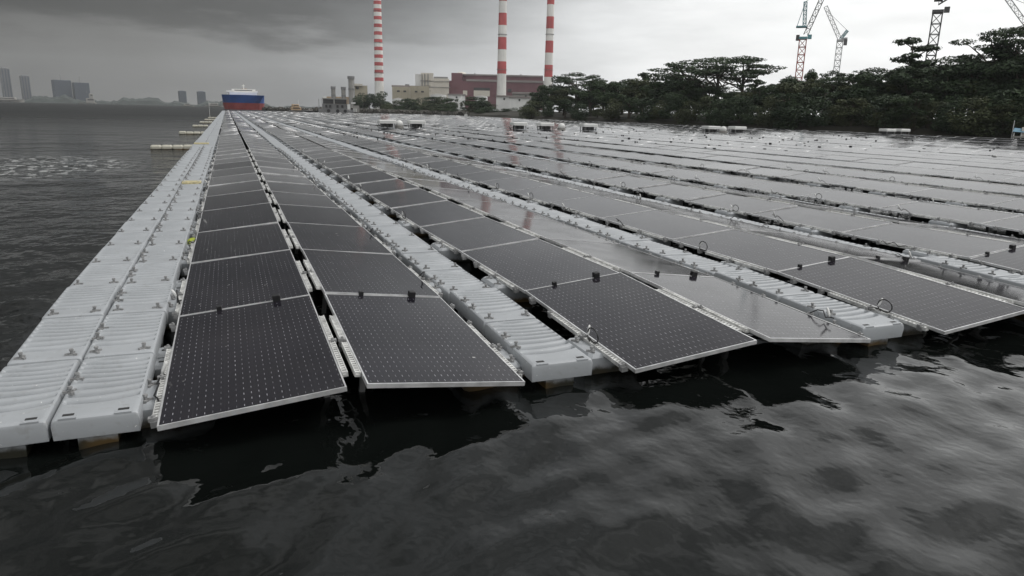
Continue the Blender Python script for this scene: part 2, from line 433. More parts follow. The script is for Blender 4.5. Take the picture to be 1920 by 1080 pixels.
# ------------------------------------------------------------------ land
def land(name, outline, top, mat, label, z0=-1.5, seed=0, kind='structure'):
    """raised ground: an outline ring at the waterline climbing inwards to a flat crown"""
    cx = sum(p[0] for p in outline) / len(outline); cy = sum(p[1] for p in outline) / len(outline)
    r = random.Random(seed); mb = MB(); rings = []
    pts = []
    for i in range(len(outline)):
        a = outline[i]; b = outline[(i + 1) % len(outline)]
        n = max(1, int(math.hypot(b[0] - a[0], b[1] - a[1]) / 6))
        for j in range(min(n, 40)):
            t = j / min(n, 40); pts.append((a[0] + (b[0] - a[0]) * t + r.uniform(-.6, .6), a[1] + (b[1] - a[1]) * t + r.uniform(-.6, .6)))
    for (inset, z) in ((0, z0), (0.0, 0.15), (1.5, 0.9), (9, top * 0.6), (25, top)):
        ring = []
        for (x, y) in pts:
            d = math.hypot(cx - x, cy - y); k = min(inset / d, 0.9)
            ring.append(len(mb.v)); mb.v.append((x + (cx - x) * k, y + (cy - y) * k, z + (r.uniform(-.2, .2) if z > 0.2 else 0)))
        rings.append(ring)
    n = len(pts)
    for a, b in zip(rings, rings[1:]):
        for i in range(n): mb.quadface((a[i], a[(i + 1) % n], b[(i + 1) % n], b[i]))
    c = len(mb.v); mb.v.append((cx, cy, top + .3))
    for i in range(n): mb.f.append((rings[-1][i], rings[-1][(i + 1) % n], c)); mb.mi.append(0)
    return tag(mb.build(name, mat), label, None, None, kind)
land('shore_terrain', [(97, 30), (93, 62), (87.5, 95), (83, 140), (79, 183), (80, 240), (88, 300), (180, 330), (330, 300), (330, 40), (200, 5)],
     2.2, M['soil'], 'low dark wooded shore along the right side of the array', seed=3)
land('shore_terrain', [(44, 318), (60, 306), (120, 312), (200, 345), (330, 420), (480, 640), (420, 900), (180, 1000), (110, 800), (70, 560), (52, 400)],
     2.0, M['soil'], 'flat industrial shore under the power station', seed=4)

# ------------------------------------------------------------------ solar array
ROW = 3.2; PITCH = 2.19; PW = 1.10; PL = 2.175; TILT = math.asin(0.12 / PW)
Y0 = 6.50; NCOL = 25; YEND = 281
def gap_at(y): return 80.3 < y < 82.3 or 160 < y < 162.0 or 228 < y < 230
# panel meshes
def panel_glass():
    mb = MB(); e = 0.0095
    x, y = PW / 2 - e, PL / 2 - e
    mb.v = [(-x, -y, -0.002), (x, -y, -0.002), (x, y, -0.002), (-x, y, -0.002)]
    mb.f = [(0, 1, 2, 3)]; mb.mi = [0]
    me = mb.mesh('glass', M['glass'])
    l = me.uv_layers.new(name='UVMap')
    for i, (u, v) in enumerate(((0, 0), (2 * x, 0), (2 * x, 2 * y), (0, 2 * y))): l.data[i].uv = (u, v)
    return me
def panel_frame():
    mb = MB(); e = 0.010; h = 0.030
    x, y = PW / 2, PL / 2
    mb.box(-x, x, -y, -y + e, -h, 0.0015); mb.box(-x, x, y - e, y, -h, 0.0015)
    mb.box(-x, -x + e, -y + e, y - e, -h, 0.0015); mb.box(x - e, x, -y + e, y - e, -h, 0.0015)
    return mb.mesh('frame', M['alu'])
def panel_back():
    mb = MB(); x, y = PW / 2 - 0.014, PL / 2 - 0.014
    mb.box(-x, x, -y, y, -0.010, -0.006)
    mb.box(-0.05, 0.05, 0.6, 0.68, -0.028, -0.010)
    return mb.mesh('back_sheet', M['back'])
def rack_mesh(L_=0.62, n=15):
    mb = MB(); mb.box(-0.014, 0.014, -L_ / 2, L_ / 2, -0.03, -0.014)
    mb.box(-0.020, -0.014, -L_ / 2, L_ / 2, -0.03, 0.004); mb.box(0.014, 0.020, -L_ / 2, L_ / 2, -0.03, 0.004)
    for i in range(n):
        y = -L_ / 2 + (i + 0.5) * L_ / n
        mb.box(-0.0138, 0.0138, y - 0.010, y + 0.010, -0.0138, 0.002)
    return mb.mesh('mounting_rail', M['rack'])
def clip_mesh():
    mb = MB(); mb.box(-0.03, 0.02, -0.025, 0.025, -0.05, -0.012); mb.box(-0.012, 0.028, -0.018, 0.018, -0.0118, 0.012)
    mb.cyl((0, 0), 0.009, 0.009, 0.0122, 0.024, 6)
    return mb.mesh('edge_clip', M['clipgrey'])
def clamp_mesh():
    mb = MB(); mb.cbox(-0.034, 0.034, -0.032, 0.032, -0.02, 0.055, 0.006)
    return mb.mesh('end_clamp', M['black'])
def post_mesh():
    mb = MB(); mb.box(-0.02, 0.02, -0.02, 0.02, -0.40, -0.036); mb.box(-0.05, 0.05, -0.05, 0.05, -0.42, -0.40)
    return mb.mesh('support_post', M['steel'])
def loop_cable(kind):
    r = random.Random(kind); mb = MB(); pts = []
    if kind % 3 == 0:
        for i in range(17):
            a = -1.2 + i / 16 * 6.6; R_ = 0.062
            pts.append((0.015 * math.sin(a * .5), R_ * math.cos(a) * 1.25, 0.055 + R_ * math.sin(a)))
        pts.append((0.03, 0.16, -0.02)); pts.append((0.03, 0.26, -0.05))
    elif kind % 3 == 1:
        pts = [(0.02, -0.22, -0.05), (0.0, -0.14, -0.01), (-0.02, -0.05, 0.06), (-0.01, 0.03, 0.075), (0.02, 0.10, 0.03), (0.05, 0.17, 0.055), (0.05, 0.22, 0.06)]
    else:
        pts = [(0.03, -0.3, -0.04), (0.0, -0.2, 0.0), (-0.03, -0.1, -0.02), (0.0, 0.0, 0.02), (-0.03, 0.1, -0.02), (0.0, 0.2, 0.01), (0.02, 0.3, -0.05)]
    mb.tube(pts, 0.0062, 5)
    return mb.mesh('cable', M['black'], True), pts[-2 if kind % 3 else 2]
def plug_mesh():
    mb = MB(); mb.tube([(0, 0, 0), (0.004, 0.01, 0.02), (0.012, 0.03, 0.06), (0.016, 0.04, 0.078)], [0.008, 0.013, 0.012, 0.006], 6)
    return mb.mesh('plug', M['whitep'], True)
ME = dict(glass=panel_glass(), frame=panel_frame(), back=panel_back(), rack=rack_mesh(), clip=clip_mesh(), clamp=clamp_mesh(), post=post_mesh(), plug=plug_mesh())
CABLES = [loop_cable(i) for i in range(3)]

def panel_matrix(c, k):
    """c = column (even: left face of a roof, odd: right face), k = place from the open-water end"""
    base = -0.505 + ROW * (c // 2)
    hw = PW * math.cos(TILT) / 2
    x = base + hw if c % 2 == 0 else base + 2 * hw + 0.13 + hw
    r = random.Random(c * 977 + k)
    y = Y0 - 1.095 + PITCH * k
    z = 0.30 + 0.018 * math.sin(c * 1.7 + k * 0.55) * min(1, k / 3)
    s_ = -1 if c % 2 == 0 else 1
    ty = s_ * TILT + r.gauss(0, rad(0.35)); tx = r.gauss(0, rad(0.28))
    if k == 0:
        z = 0.30 - 0.035; tx = rad(1.85) + r.gauss(0, rad(0.25))
    return Matrix.Translation((x, y, z)) @ Matrix.Rotation(tx, 4, 'X') @ Matrix.Rotation(ty, 4, 'Y')
cells = []
for c in range(NCOL * 2):
    for k in range(int((YEND - Y0) / PITCH) + 1):
        y = Y0 - 1.095 + PITCH * k
        x = 1.0 + ROW * (c // 2)
        if gap_at(y): continue
        shore_x = 92 - (y - 62) * 0.124 if y < 183 else 77 + (y - 183) * 0.06
        if x > shore_x - 4: continue
        if not in_view(x, y, 0.3, 900 if math.hypot(x, y) < 25 else 140): continue
        cells.append((math.hypot(x, y), c, k))
cells.sort()
near_panels = cells[:300]; far_panels = cells[300:]
ROWW = lambda c: ordw(c + 1)
for d, c, k in near_panels:
    Mx = panel_matrix(c, k)
    look = 'left-facing solar panel' if c % 2 == 0 else 'right-facing solar panel'
    lab = f'{look}, {ordw(k + 1)} from the near end, {ROWW(c)} row from the left'
    p = thing('solar_panel', lab, 'solar panel', group='solar panels of the floating array', M=Mx)
    ob('glass', ME['glass'], p); ob('frame', ME['frame'], p); ob('back_sheet', ME['back'], p)
    r = random.Random(c * 31 + k * 7)
    if d < 30:
        hi = 1 if c % 2 == 0 else -1                     # side of the ridge
        for yy in (-0.55, 0.12):
            ob('mounting_rail', ME['rack'], p, (hi * (PW / 2 + 0.024), yy + r.uniform(-.02, .02), -0.004))
        for yy in (-0.62, 0.02 + r.uniform(-.1, .1)):
            o = ob('mounting_rail', ME['rack'], p, (-hi * (PW / 2 + 0.022), yy, -0.012))
        for yy in (-0.92, -0.28, 0.34, 0.85):
            o = ob('edge_clip', ME['clip'], p, (-hi * (PW / 2 + 0.030), yy + r.uniform(-.06, .06), -0.006), 0 if hi < 0 else math.pi)
        ob('edge_clip', ME['clip'], p, (hi * (PW / 2 + 0.03), -0.2, -0.004), math.pi if hi < 0 else 0)
        for yy in (-0.5, 0.5):
            ob('support_post', ME['post'], p, (hi * 0.46, yy, 0))
        if k == 0:
            for xx, q in ((-0.22, .62), (0.26, .95)):
                ob('end_clamp', ME['clamp'], p, (xx, PL / 2 + 0.006, 0.0)).scale = (q, q, q)
        if r.random() < (0.75 if c % 2 == 0 else 0.35) or (c, k) in ((2, 0), (4, 0), (0, 0)):
            ci = 0 if (k == 0 and c in (2, 4)) else r.choice((0, 1, 1, 2))
            yy = -0.45 if k == 0 else r.uniform(-.75, .75)
            me, tip = CABLES[ci]
            q = ob('cable', me, p, (-hi * (PW / 2 + 0.03), yy, 0.0), 0 if hi > 0 else math.pi)
            if r.random() < 0.6 or ci == 0: ob('plug', ME['plug'], q, tip, r.uniform(0, 6))
# the rest of the field, one object
def far_field(rows):
    e = 0.010; h = 0.030; x, y = PW / 2, PL / 2
    lv = np.array([(-x, -y, 0), (x, -y, 0), (x, y, 0), (-x, y, 0),
                   (-x + e, -y + e, 0), (x - e, -y + e, 0), (x - e, y - e, 0), (-x + e, y - e, 0),
                   (-x, -y, -h), (x, -y, -h), (x, y, -h), (-x, y, -h), (0, 0, 0), (0, 0, 0), (0, 0, 0), (0, 0, 0)], float)[:12]
    lf = np.array([(4, 5, 6, 7), (0, 1, 5, 4), (1, 2, 6, 5), (2, 3, 7, 6), (3, 0, 4, 7), (0, 8, 9, 1), (1, 9, 10, 2), (2, 10, 11, 3), (3, 11, 8, 0), (8, 11, 10, 9)])
    gu = np.zeros((10, 4, 2)); gu[0] = [(0, 0), (2 * x, 0), (2 * x, 2 * y), (0, 2 * y)]
    V_, F_, U_, I_ = [], [], [], []
    for n, (d, c, k) in enumerate(rows):
        Mx = np.array(panel_matrix(c, k))
        V_.append(lv @ Mx[:3, :3].T + Mx[:3, 3]); F_.append(lf + 12 * n); U_.append(gu)
    I_ = [0, 1, 1, 1, 1, 1, 1, 1, 1, 2] * len(rows)
    return np_mesh('distant_solar_panels', np.concatenate(V_), np.concatenate(F_), [M['glass'], M['alu'], M['back']], I_, uv=np.concatenate(U_))
tag(ob('distant_solar_panels', far_field(far_panels)), 'mass of distant solar panels stretching to the far shore', 'solar panels', None, 'stuff')

# ------------------------------------------------------------------ walkway floats
FL = 1.095
def float_body(w, ribs, first=False):
    """one moulded deck float, origin at the middle of its near edge at the waterline"""
    l = FL - 0.026
    xs_ = np.array([0, .006, .018, .035] + list(np.linspace(.06, w - .06, 9)) + [w - .035, w - .018, w - .006, w]) - w / 2
    nyc = 190 if ribs else 14
    ys_ = np.array([0, .006, .018, .035] + list(np.linspace(.05, l - .05, nyc)) + [l - .035, l - .018, l - .006, l])
    Xg, Yg = np.meshgrid(xs_, ys_)
    def rnd_edge(t, r=0.026):
        t = np.clip(t, 0, r); return r - np.sqrt(np.maximum(r * r - (r - t) ** 2, 0))
    Zg = 0.25 - rnd_edge(np.minimum(Xg + w / 2, w / 2 - Xg)) - rnd_edge(np.minimum(Yg, l - Yg))
    if ribs:
        sx = Xg / w
        ph = Yg + 0.035 * np.cos(sx * 3.1) + 0.013 * np.sin(Yg * 17 + sx * 5) * sx
        wv = 0.5 + 0.5 * np.cos(2 * np.pi * ph / 0.098 + 1.9 * np.sin(Yg * 7 + 1.0 + 1.5 * sx))
        rib = -1.0 * wv ** 2.0
        env = np.clip((Yg - 0.20) / 0.03, 0, 1) * np.clip((l - 0.05 - Yg) / 0.03, 0, 1) * np.clip((w / 2 - 0.025 - np.abs(Xg)) / 0.02, 0, 1)
        Zg = Zg + 0.065 * rib * env
    ny_, nx_ = Xg.shape
    V_ = [tuple(p) for p in np.stack([Xg, Yg, Zg], -1).reshape(-1, 3)]
    id_ = np.arange(ny_ * nx_).reshape(ny_, nx_)
    mb = MB(); mb.v = V_
    mb.f = [tuple(q) for q in np.stack([id_[:-1, :-1], id_[:-1, 1:], id_[1:, 1:], id_[1:, :-1]], -1).reshape(-1, 4)]
    rim = list(id_[0, :]) + list(id_[1:, -1]) + list(id_[-1, -2::-1]) + list(id_[-2:0:-1, 0])
    b = len(mb.v); n = len(rim)
    for i in rim:
        p = V_[i]; mb.v.append((p[0] * 0.985, p[1] + (0.006 if p[1] < l / 2 else -0.006), 0.115))
    for i in range(n):
        j = (i + 1) % n; mb.f.append((rim[j], rim[i], b + i, b + j))
    mb.f.append(tuple(b + i for i in range(n)))
    mb.mi = [0] * len(mb.f)
    # keel feet reach into the water, with open notches between them
    for (a0, a1) in ((-0.24, 0.22),):
        mb.box(w * a0, w * a1, 0.03, l - 0.03, -0.16, 0.116)
    for yy in (0.30, 0.66):
        mb.box(-w * 0.47, w * 0.47, yy, yy + 0.16, -0.16, 0.1155)
    me = mb.mesh('deck', M['plastic'], True)
    return me
def shade_flat_sharp(me):
    try: me.set_sharp_from_angle(angle=rad(35))
    except Exception: pass
    return me
W_A = 0.462; W_B = 0.50
FB = {(W_A, True): shade_flat_sharp(float_body(W_A, True)), (W_B, True): shade_flat_sharp(float_body(W_B, True)),
      (W_A, False): shade_flat_sharp(float_body(W_A, False)), (W_B, False): shade_flat_sharp(float_body(W_B, False))}
def lug():
    mb = MB(); mb.cyl((0, 0), 0.024, 0.021, -0.004, 0.010, 10); mb.cyl((0, 0), 0.011, 0.011, 0.0101, 0.034, 8); mb.cyl((0, 0), 0.016, 0.014, 0.0341, 0.046, 8)
    for a in (0.5, 2.6, 4.7):
        Mx = Matrix.Rotation(a, 4, 'Z'); mb.box(0.015, 0.044, -0.008, 0.008, -0.003, 0.015, 0, Mx)
    return mb.mesh('connector_pin', M['lug'])
def socket():
    """corner pocket with a slot, at the free end of a walkway"""
    mb = MB()
    mb.cyl((0, 0), 0.052, 0.050, -0.020, 0.004, 14)
    mb.box(-0.046, 0.046, -0.050, 0.0, -0.040, 0.003)
    mb.box(-0.030, 0.030, -0.016, 0.012, 0.0032, 0.0062, 1)
    return mb.mesh('corner_socket', [M['plastic'], M['slot']])
ME['lug'] = lug(); ME['socket'] = socket()
lanes = [(-1.327, W_A, 'outer lane of double walkway'), (-0.852, W_A, 'inner lane of double walkway')]
for a in range(1, NCOL): lanes.append((1.96 + 0.25 + ROW * (a - 1), W_B, f'{ordw(a)} single walkway from left'))
fl = []
for li, (x, w, nm) in enumerate(lanes):
    for k in range(int((YEND - 4.55) / FL)):
        y = 4.55 + k * FL
        if x > 0 and gap_at(y + .5) and False: continue
        shore_x = 92 - (y - 62) * 0.124 if y < 183 else 77
        if x > shore_x - 4 or not in_view(x, y + .5, 0.25, 900 if math.hypot(x, y) < 22 else 120): continue
        fl.append((math.hypot(x, y) * (1.0 if li < 3 else 1.25), li, k))
fl.sort()
near_f, far_f = fl[:300], fl[300:]
def float_matrix(li, k):
    x, w, _ = lanes[li]; r = random.Random(li * 513 + k)
    y = 4.55 + k * FL
    z = 0.012 * math.sin(li * 2.1 + k * 0.45) * min(1, k / 4)
    tx = r.gauss(0, rad(0.4)); ty = r.gauss(0, rad(0.5))
    if li >= 4: z -= 0.09
    elif li >= 2: z -= 0.03
    if k < 2: z = -0.05 + 0.026 * k; tx = rad(1.3)
    return Matrix.Translation((x + r.uniform(-.004, .004), y, z)) @ Matrix.Rotation(tx, 4, 'X') @ Matrix.Rotation(ty, 4, 'Y')
for d, li, k in near_f:
    x, w, nm = lanes[li]
    lab = f'grey ribbed float, {ordw(k + 1)} from the near end, {nm}'
    o = thing('walkway_float', lab, 'float', group='floats of the walkways', M=float_matrix(li, k))
    ob('deck', FB[(w, d < 34)], o)
    if d < 34:
        r = random.Random(li * 91 + k)
        z = 0.249
        if k > 0:
            for sx in (-1, 1): ob('connector_pin', ME['lug'], o, (sx * (w / 2 - 0.075), 0.075, z), r.uniform(0, 6))
        else:
            for sx in (-1, 1): ob('corner_socket', ME['socket'], o, (sx * (w / 2 - 0.085), 0.055, z - 0.002))
        if li != 0:
            for yy in (0.42, 0.66): ob('connector_pin', ME['lug'], o, (-(w / 2 - 0.035), yy, z - 0.004), r.uniform(0, 6))
def far_boxes(rows):
    mb = MB()
    for d, li, k in rows:
        x, w, _ = lanes[li]; Mx = float_matrix(li, k); b = len(mb.v)
        mb.cbox(-w / 2, w / 2, 0.01, FL - 0.01, -0.1, 0.25, 0.03)
        mb.v[b:] = [tuple(Mx @ Vector(p)) for p in mb.v[b:]]
    return mb.mesh('distant_walkway_floats', M['plastic'])
tag(ob('distant_walkway_floats', far_boxes(far_f)), 'far lines of grey walkway floats between the panel rows', 'floats', None, 'stuff')

# support floats along the low edges
def support_body():
    mb = MB()
    mb.cbox(-0.02, 0.44, 0.02, 0.50, -0.14, 0.20, 0.03)
    mb.cbox(0.02, 0.40, 0.505, 0.60, -0.14, 0.08, 0.02)
    return mb.mesh('block', M['plastic'])
def pad_body():
    mb = MB(); mb.cbox(-0.0, 0.30, 0, 0.20, -0.12, 0.17, 0.025)
    mb.box(0.05, 0.10, 0.085, 0.115, 0.1705, 0.173, 1)
    return mb.mesh('pad', [M['plastic'], M['slot']])
ME['support'] = support_body(); ME['pad'] = pad_body()
nsup = 0; far_sup = []
sup = []
for a in range(NCOL):
    for side in (0, 1):
        for k in range(int((YEND - 4.6) / PITCH)):
            x = -0.655 + ROW * a if side == 0 else 1.945 + ROW * a
            y = 4.72 + PITCH * k
            if x > 66 or gap_at(y) or not in_view(x, y, 0.2, 500 if math.hypot(x, y) < 22 else 60): continue
            sup.append((math.hypot(x, y), a, side, k, x, y))
sup.sort()
nside = {0: 'left', 1: 'right'}
cnt = 0
for (d, a, side, k, x, y) in sup:
    if d < 26:
        lab = f'grey support float, {ordw(k + 1)} from near end, under low edge of {ROWW(2 * a + side)} panel row'
        dz = -0.05 if k == 0 else 0
        o = thing('support_float', lab, 'float', (x, y, dz), 0, 'support floats under the panel edges')
        b = ob('block', ME['support'], o)
        if side: b.scale.x = -1
        sg = -1 if side else 1
        for yy in (0.10, 0.38): ob('connector_pin', ME['lug'], b, (0.045, yy, 0.2), 0.6 * k)
        if side == 0 and a == 0:
            for yy in (0.86, 1.14): ob('pad', ME['pad'], o, (0, yy, 0))
    else: far_sup.append((x, y, side))
mb = MB()
for (x, y, side) in far_sup:
    if side == 0: mb.box(x - .02, x + .44, y, y + .48, -.1, .19)
    else: mb.box(x - .44, x + .02, y, y + .48, -.1, .19)
tag(mb.build('distant_support_floats', M['plastic']), 'far grey support floats under the panel edges', 'floats', None, 'stuff')
# cables, clamps and plugs too far off to pick apart
mb = MB()
for d, c, k in far_panels:
    if d > 85: continue
    r = random.Random(c * 71 + k * 3)
    Mx = panel_matrix(c, k); hi = 1 if c % 2 == 0 else -1
    for j in range(2):
        if r.random() < 0.5:
            b = len(mb.v); yy = r.uniform(-1, 1); s_ = r.uniform(.02, .045)
            xx = -hi * (PW / 2 + 0.04) if r.random() < .7 else hi * (PW / 2 + .03)
            mb.box(xx - s_, xx + s_, yy - s_ * 2, yy + s_ * 2, -0.03, r.uniform(.02, .07), 1 if r.random() < .3 else 0)
            mb.v[b:] = [tuple(Mx @ Vector(p)) for p in mb.v[b:]]
tag(mb.build('distant_cables', [M['black'], M['whitep']]), 'specks of cable loops and clips along the far panel edges', 'cables', None, 'stuff')

# small things on the array
b = MB()
for i in range(8):
    for j in range(13): pass
def ball(r, nu=16, nv=10):
    mb = MB()
    for j in range(nv + 1):
        t = math.pi * j / nv
        for i in range(nu):
            a = 2 * math.pi * i / nu; mb.v.append((r * math.sin(t) * math.cos(a), r * math.sin(t) * math.sin(a), r * math.cos(t)))
    for j in range(nv):
        for i in range(nu):
            q = (i + 1) % nu; mb.quadface((j * nu + i, (j + 1) * nu + i, (j + 1) * nu + q, j * nu + q))
    return mb
bo = thing('buoy', 'small lime-yellow ball buoy between the double walkway and the first panel row', 'buoy', (-0.555, 10.55, 0.155))
ball(0.085).build('ball', M['lime'], bo, smooth=True)
MB().cyl((0, 0), 0.02, 0.02, -0.12, -0.075, 8).build('eyelet', M['black'], bo)
yp = thing('plate', 'cream-yellow plate lying across the inner lane of the double walkway', 'plate', (-0.86, 17.9, 0.262))
MB().cbox(-0.20, 0.20, -0.16, 0.16, 0, 0.05, 0.012).build('plate_body', M['yellow'], yp)
for sx in (-1, 1): MB().box(sx * .15 - .02, sx * .15 + .02, -.13, .13, 0.0505, 0.062).build('batten', M['cream'], yp)
yp2 = thing('plate', 'yellowish plate on the double walkway beside the nearest side pontoon', 'plate', (-1.2, 36.5, 0.262))
MB().cbox(-0.32, 0.32, -0.3, 0.3, 0, 0.05, 0.012).build('plate_body', M['yellow'], yp2)
MB().box(-.28, .28, -.03, .03, 0.0505, 0.065).build('batten', M['cream'], yp2)
# side pontoons
seg = MB().cbox(-0.225, 0.225, -0.25, 0.25, -0.12, 0.21, 0.06).mesh('float_segment', M['cream'])
for i, (yy, x0) in enumerate(((36.6, -3.34), (55.4, -3.2), (74.4, -3.1), (90.5, -3.0), (106.5, -2.9), (124, -2.85))):
    q = ['nearest', 'second', 'third', 'fourth', 'fifth', 'farthest'][i]
    o = thing('pontoon', f'{q} cream side pontoon sticking out left from the double walkway', 'pontoon', (x0, yy, 0), 0, 'side pontoons of the double walkway')
    n = round((-1.56 - x0) / 0.452)
    for j in range(n):
        s_ = ob('float_segment', seg, o, (0.23 + j * 0.452, rnd.uniform(-.01, .01), rnd.uniform(-.015, .01)))
        for sx in (-0.1, 0.1): ob('connector_pin', ME['lug'], s_, (sx, 0.0, 0.21), rnd.uniform(0, 6))
    if i == 5:
        MB().cyl((0.3, 0), 0.03, 0.02, 0.27, 2.6, 6).build('marker_pole', M['whitep'], o)
# equipment shelters on the array
def shelter(x, y, w, label):
    o = thing('equipment_shelter', label, 'shelter', (x, y, 0.36), 0.0, 'white shelters on the array')
    rf = MB(); rf.cbox(-w / 2 - .12, w / 2 + .12, -0.6, 0.6, 0.36, 0.66, 0.06); rf.build('roof', M['white'], o)
    for sx in (-1, 1):
        for sy in (-1, 1): MB().box(sx * (w / 2 - .04) - .03, sx * (w / 2 - .04) + .03, sy * .5 - .03, sy * .5 + .03, -0.1, 0.359).build('post', M['steel'], o)
    for j in range(3):
        a = -w / 2 + 0.12 + j * (w - .2) / 3
        MB().cbox(a, a + (w - .2) / 3 - .06, -0.3, 0.3, 0.01, 0.34, 0.02).build('inverter', M['crane_dark'], o)
    MB().box(-w / 2, w / 2, -0.55, 0.55, -0.12, 0.0).build('base', M['plastic'], o)
names = ['leftmost', 'second', 'third', 'fourth', 'fifth', 'sixth', 'seventh', 'eighth', 'rightmost']
for i, (x, y, w) in enumerate(((13.7, 67.5, 1.35), (16.7, 68.3, 1.3), (26.8, 67.4, 1.25), (29.5, 67, 1.25), (33.6, 65.6, 1.3), (46.6, 63.2, 1.3), (50.2, 63.6, 1.3), (72.4, 64.4, 1.3), (75.6, 65.2, 1.3))):
    lab = f'{names[i]} white roofed equipment shelter on the array' + (', counted from the left' if 0 < i < 8 else '')
    shelter(x, y, w, lab)
for i, (x, y) in enumerate(((15.1, 68.5), (31.4, 67.2), (48.4, 63.6))):
    o = thing('water_tank', ['leftmost', 'middle', 'rightmost'][i] + ' small white domed tank between the shelters on the array', 'tank', (x, y, 0.33), 0, 'white domed tanks')
    mb = ball(0.36, 14, 8); mb.v = [(p[0], p[1], p[2] * 0.9 + 0.36) for p in mb.v]; mb.build('dome', M['white'], o, smooth=True)
    MB().cyl((0, 0), 0.40, 0.40, -0.1, 0.2, 14).build('base', M['concrete'], o)

# ------------------------------------------------------------------ power station
def chimney(px, D, py_base, py_top, dia, taper, bands, label):
    x, y = at(px, D)
    zt = hgt(px, py_top, D)
    o = thing('chimney', label, 'chimney', (x, y, 0), 0, 'striped power station chimneys')
    R0, R1 = dia / 2, dia / 2 * taper
    rr = lambda z: R0 + (R1 - R0) * z / zt
    MB().cyl((0, 0), R0, R1, -1, zt, 32).build('shaft', M['ch_white'], o, smooth=False)
    for a, b in bands:
        z1 = hgt(px, a, D); z0 = hgt(px, b, D)
        MB().cyl((0, 0), rr(z0) + .05, rr(z1) + .05, z0, z1, 32, cap=False).build('red_band', M['ch_red'], o)
    MB().cyl((0, 0), R1 * 0.72, R1 * 0.66, zt, zt + 2.5, 20).build('flue_tip', M['concrete'], o)
    for zz in (zt * 0.35, zt * 0.62, zt * .9):
        MB().cyl((0, 0), rr(zz) + .55, rr(zz) + .55, zz, zz + .25, 24).build('service_ring', M['steel'], o)
chimney(712, 720, 200, -1, 9.0, 0.76, [(2 + 14.35 * i, 8.6 + 14.35 * i) for i in range(11)], 'left chimney with many narrow red and white stripes')
chimney(939.5, 620, 200, -30, 8.3, 0.72, [(24.5 + 45.4 * i, 47.5 + 45.4 * i) for i in range(-1, 3)], 'middle chimney with wide red and white bands')
chimney(1026, 640, 200, -32, 7.7, 0.74, [(-14 + 45.3 * i, 8.5 + 45.3 * i) for i in range(0, 4)], 'right chimney with wide red and white bands beside the wooded shore')

def facing(px):
    a, b = bearing(px); return -math.atan2(a, b)
def block(o, px0, px1, py0, py1, D, depth, mat, nm='wall', refpx=None, inset=0):
    """a box part: front face spans the columns px0..px1 and heights py0..py1 at distance D from the quay"""
    c = (px0 + px1) / 2 if refpx is None else refpx
    k = mpp(c, D)
    x0, x1 = (px0 - c) * k, (px1 - c) * k
    z1 = hgt(c, py0, D); z0 = hgt(c, py1, D)
    return MB().box(x0, x1, inset, depth, z0, z1).build(nm, mat, o)
def base(nm, px, D, label, cat, group=None):
    x, y = at(px, D); return thing(nm, label, cat, (x, y, 0), facing(px), group)
GZ = 205
# maroon turbine hall
o = base('turbine_hall', 925, 780, 'long maroon turbine hall with grey roof behind the middle chimney', 'building')
block(o, 835, 1018, 153, GZ, 780, 60, M['maroon'], refpx=925)
block(o, 850, 1018, 141, 153.2, 780, 60, M['maroon'], 'upper_wall', refpx=925, inset=14)
block(o, 848, 1018, 138.6, 141.2, 780, 61, M['roofgrey'], 'roof', refpx=925, inset=12)
block(o, 846, 866, 138, 153.1, 780, 40, M['maroon'], 'stair_tower', refpx=925, inset=4)
block(o, 874, 1018, 149.5, 153.4, 780, 16, M['roofgrey'], 'lower_roof', refpx=925, inset=-1)
for (a, b_, c_, d_, mt) in ((888, 918, 165, 170, 'darkwin'), (888, 918, 170.3, 181, 'offwhite'), (951, 958, 166, 172, 'darkwin'), (838, 843, 160, 164, 'darkwin'), (868, 876, 171, 180, 'offwhite'), (960, 1015, 171.5, 174, 'concrete')):
    block(o, a, b_, c_, d_, 780, 0.5, M[mt], 'loading_bay' if mt == 'offwhite' else 'opening', refpx=925, inset=-0.6)
for a in range(884, 1015, 16):
    block(o, a, a + 1.2, 153.5, 165, 780, 0.3, M['maroon'], 'rib', refpx=925, inset=-0.5)
xd, yd = 0, 0
mb = ball(6, 16, 8); mb.v = [(p[0] - 35, p[1] + 25, max(p[2], -2) * 0.55 + hgt(872, 138.5, 780)) for p in mb.v]; mb.build('roof_dome', M['offwhite'], o, smooth=True)
for a in (888, 975): block(o, a, a + 2, 136.5, 138.5, 780, 20, M['steel'], 'roof_vent', refpx=925, inset=15)
# white boiler house
o = boiler = base('boiler_house', 810, 760, 'tall off-white boiler house left of the maroon hall', 'building')
block(o, 790, 813, 137, GZ, 760, 25, M['offwhite'], refpx=810)
block(o, 813.2, 842, 146.5, GZ, 760, 25, M['offwhite'], 'annex', refpx=810, inset=1)
block(o, 779, 789.8, 139, 165, 760, 18, M['white'], 'duct', refpx=810, inset=5)
block(o, 814, 840, 143, 146.4, 760, 20, M['steel'], 'roof_pipe', refpx=810, inset=6)
for yy in (150, 160, 170): block(o, 795, 808, yy, yy + 1.2, 760, .3, M['beige'], 'louvre', refpx=810, inset=-.5)
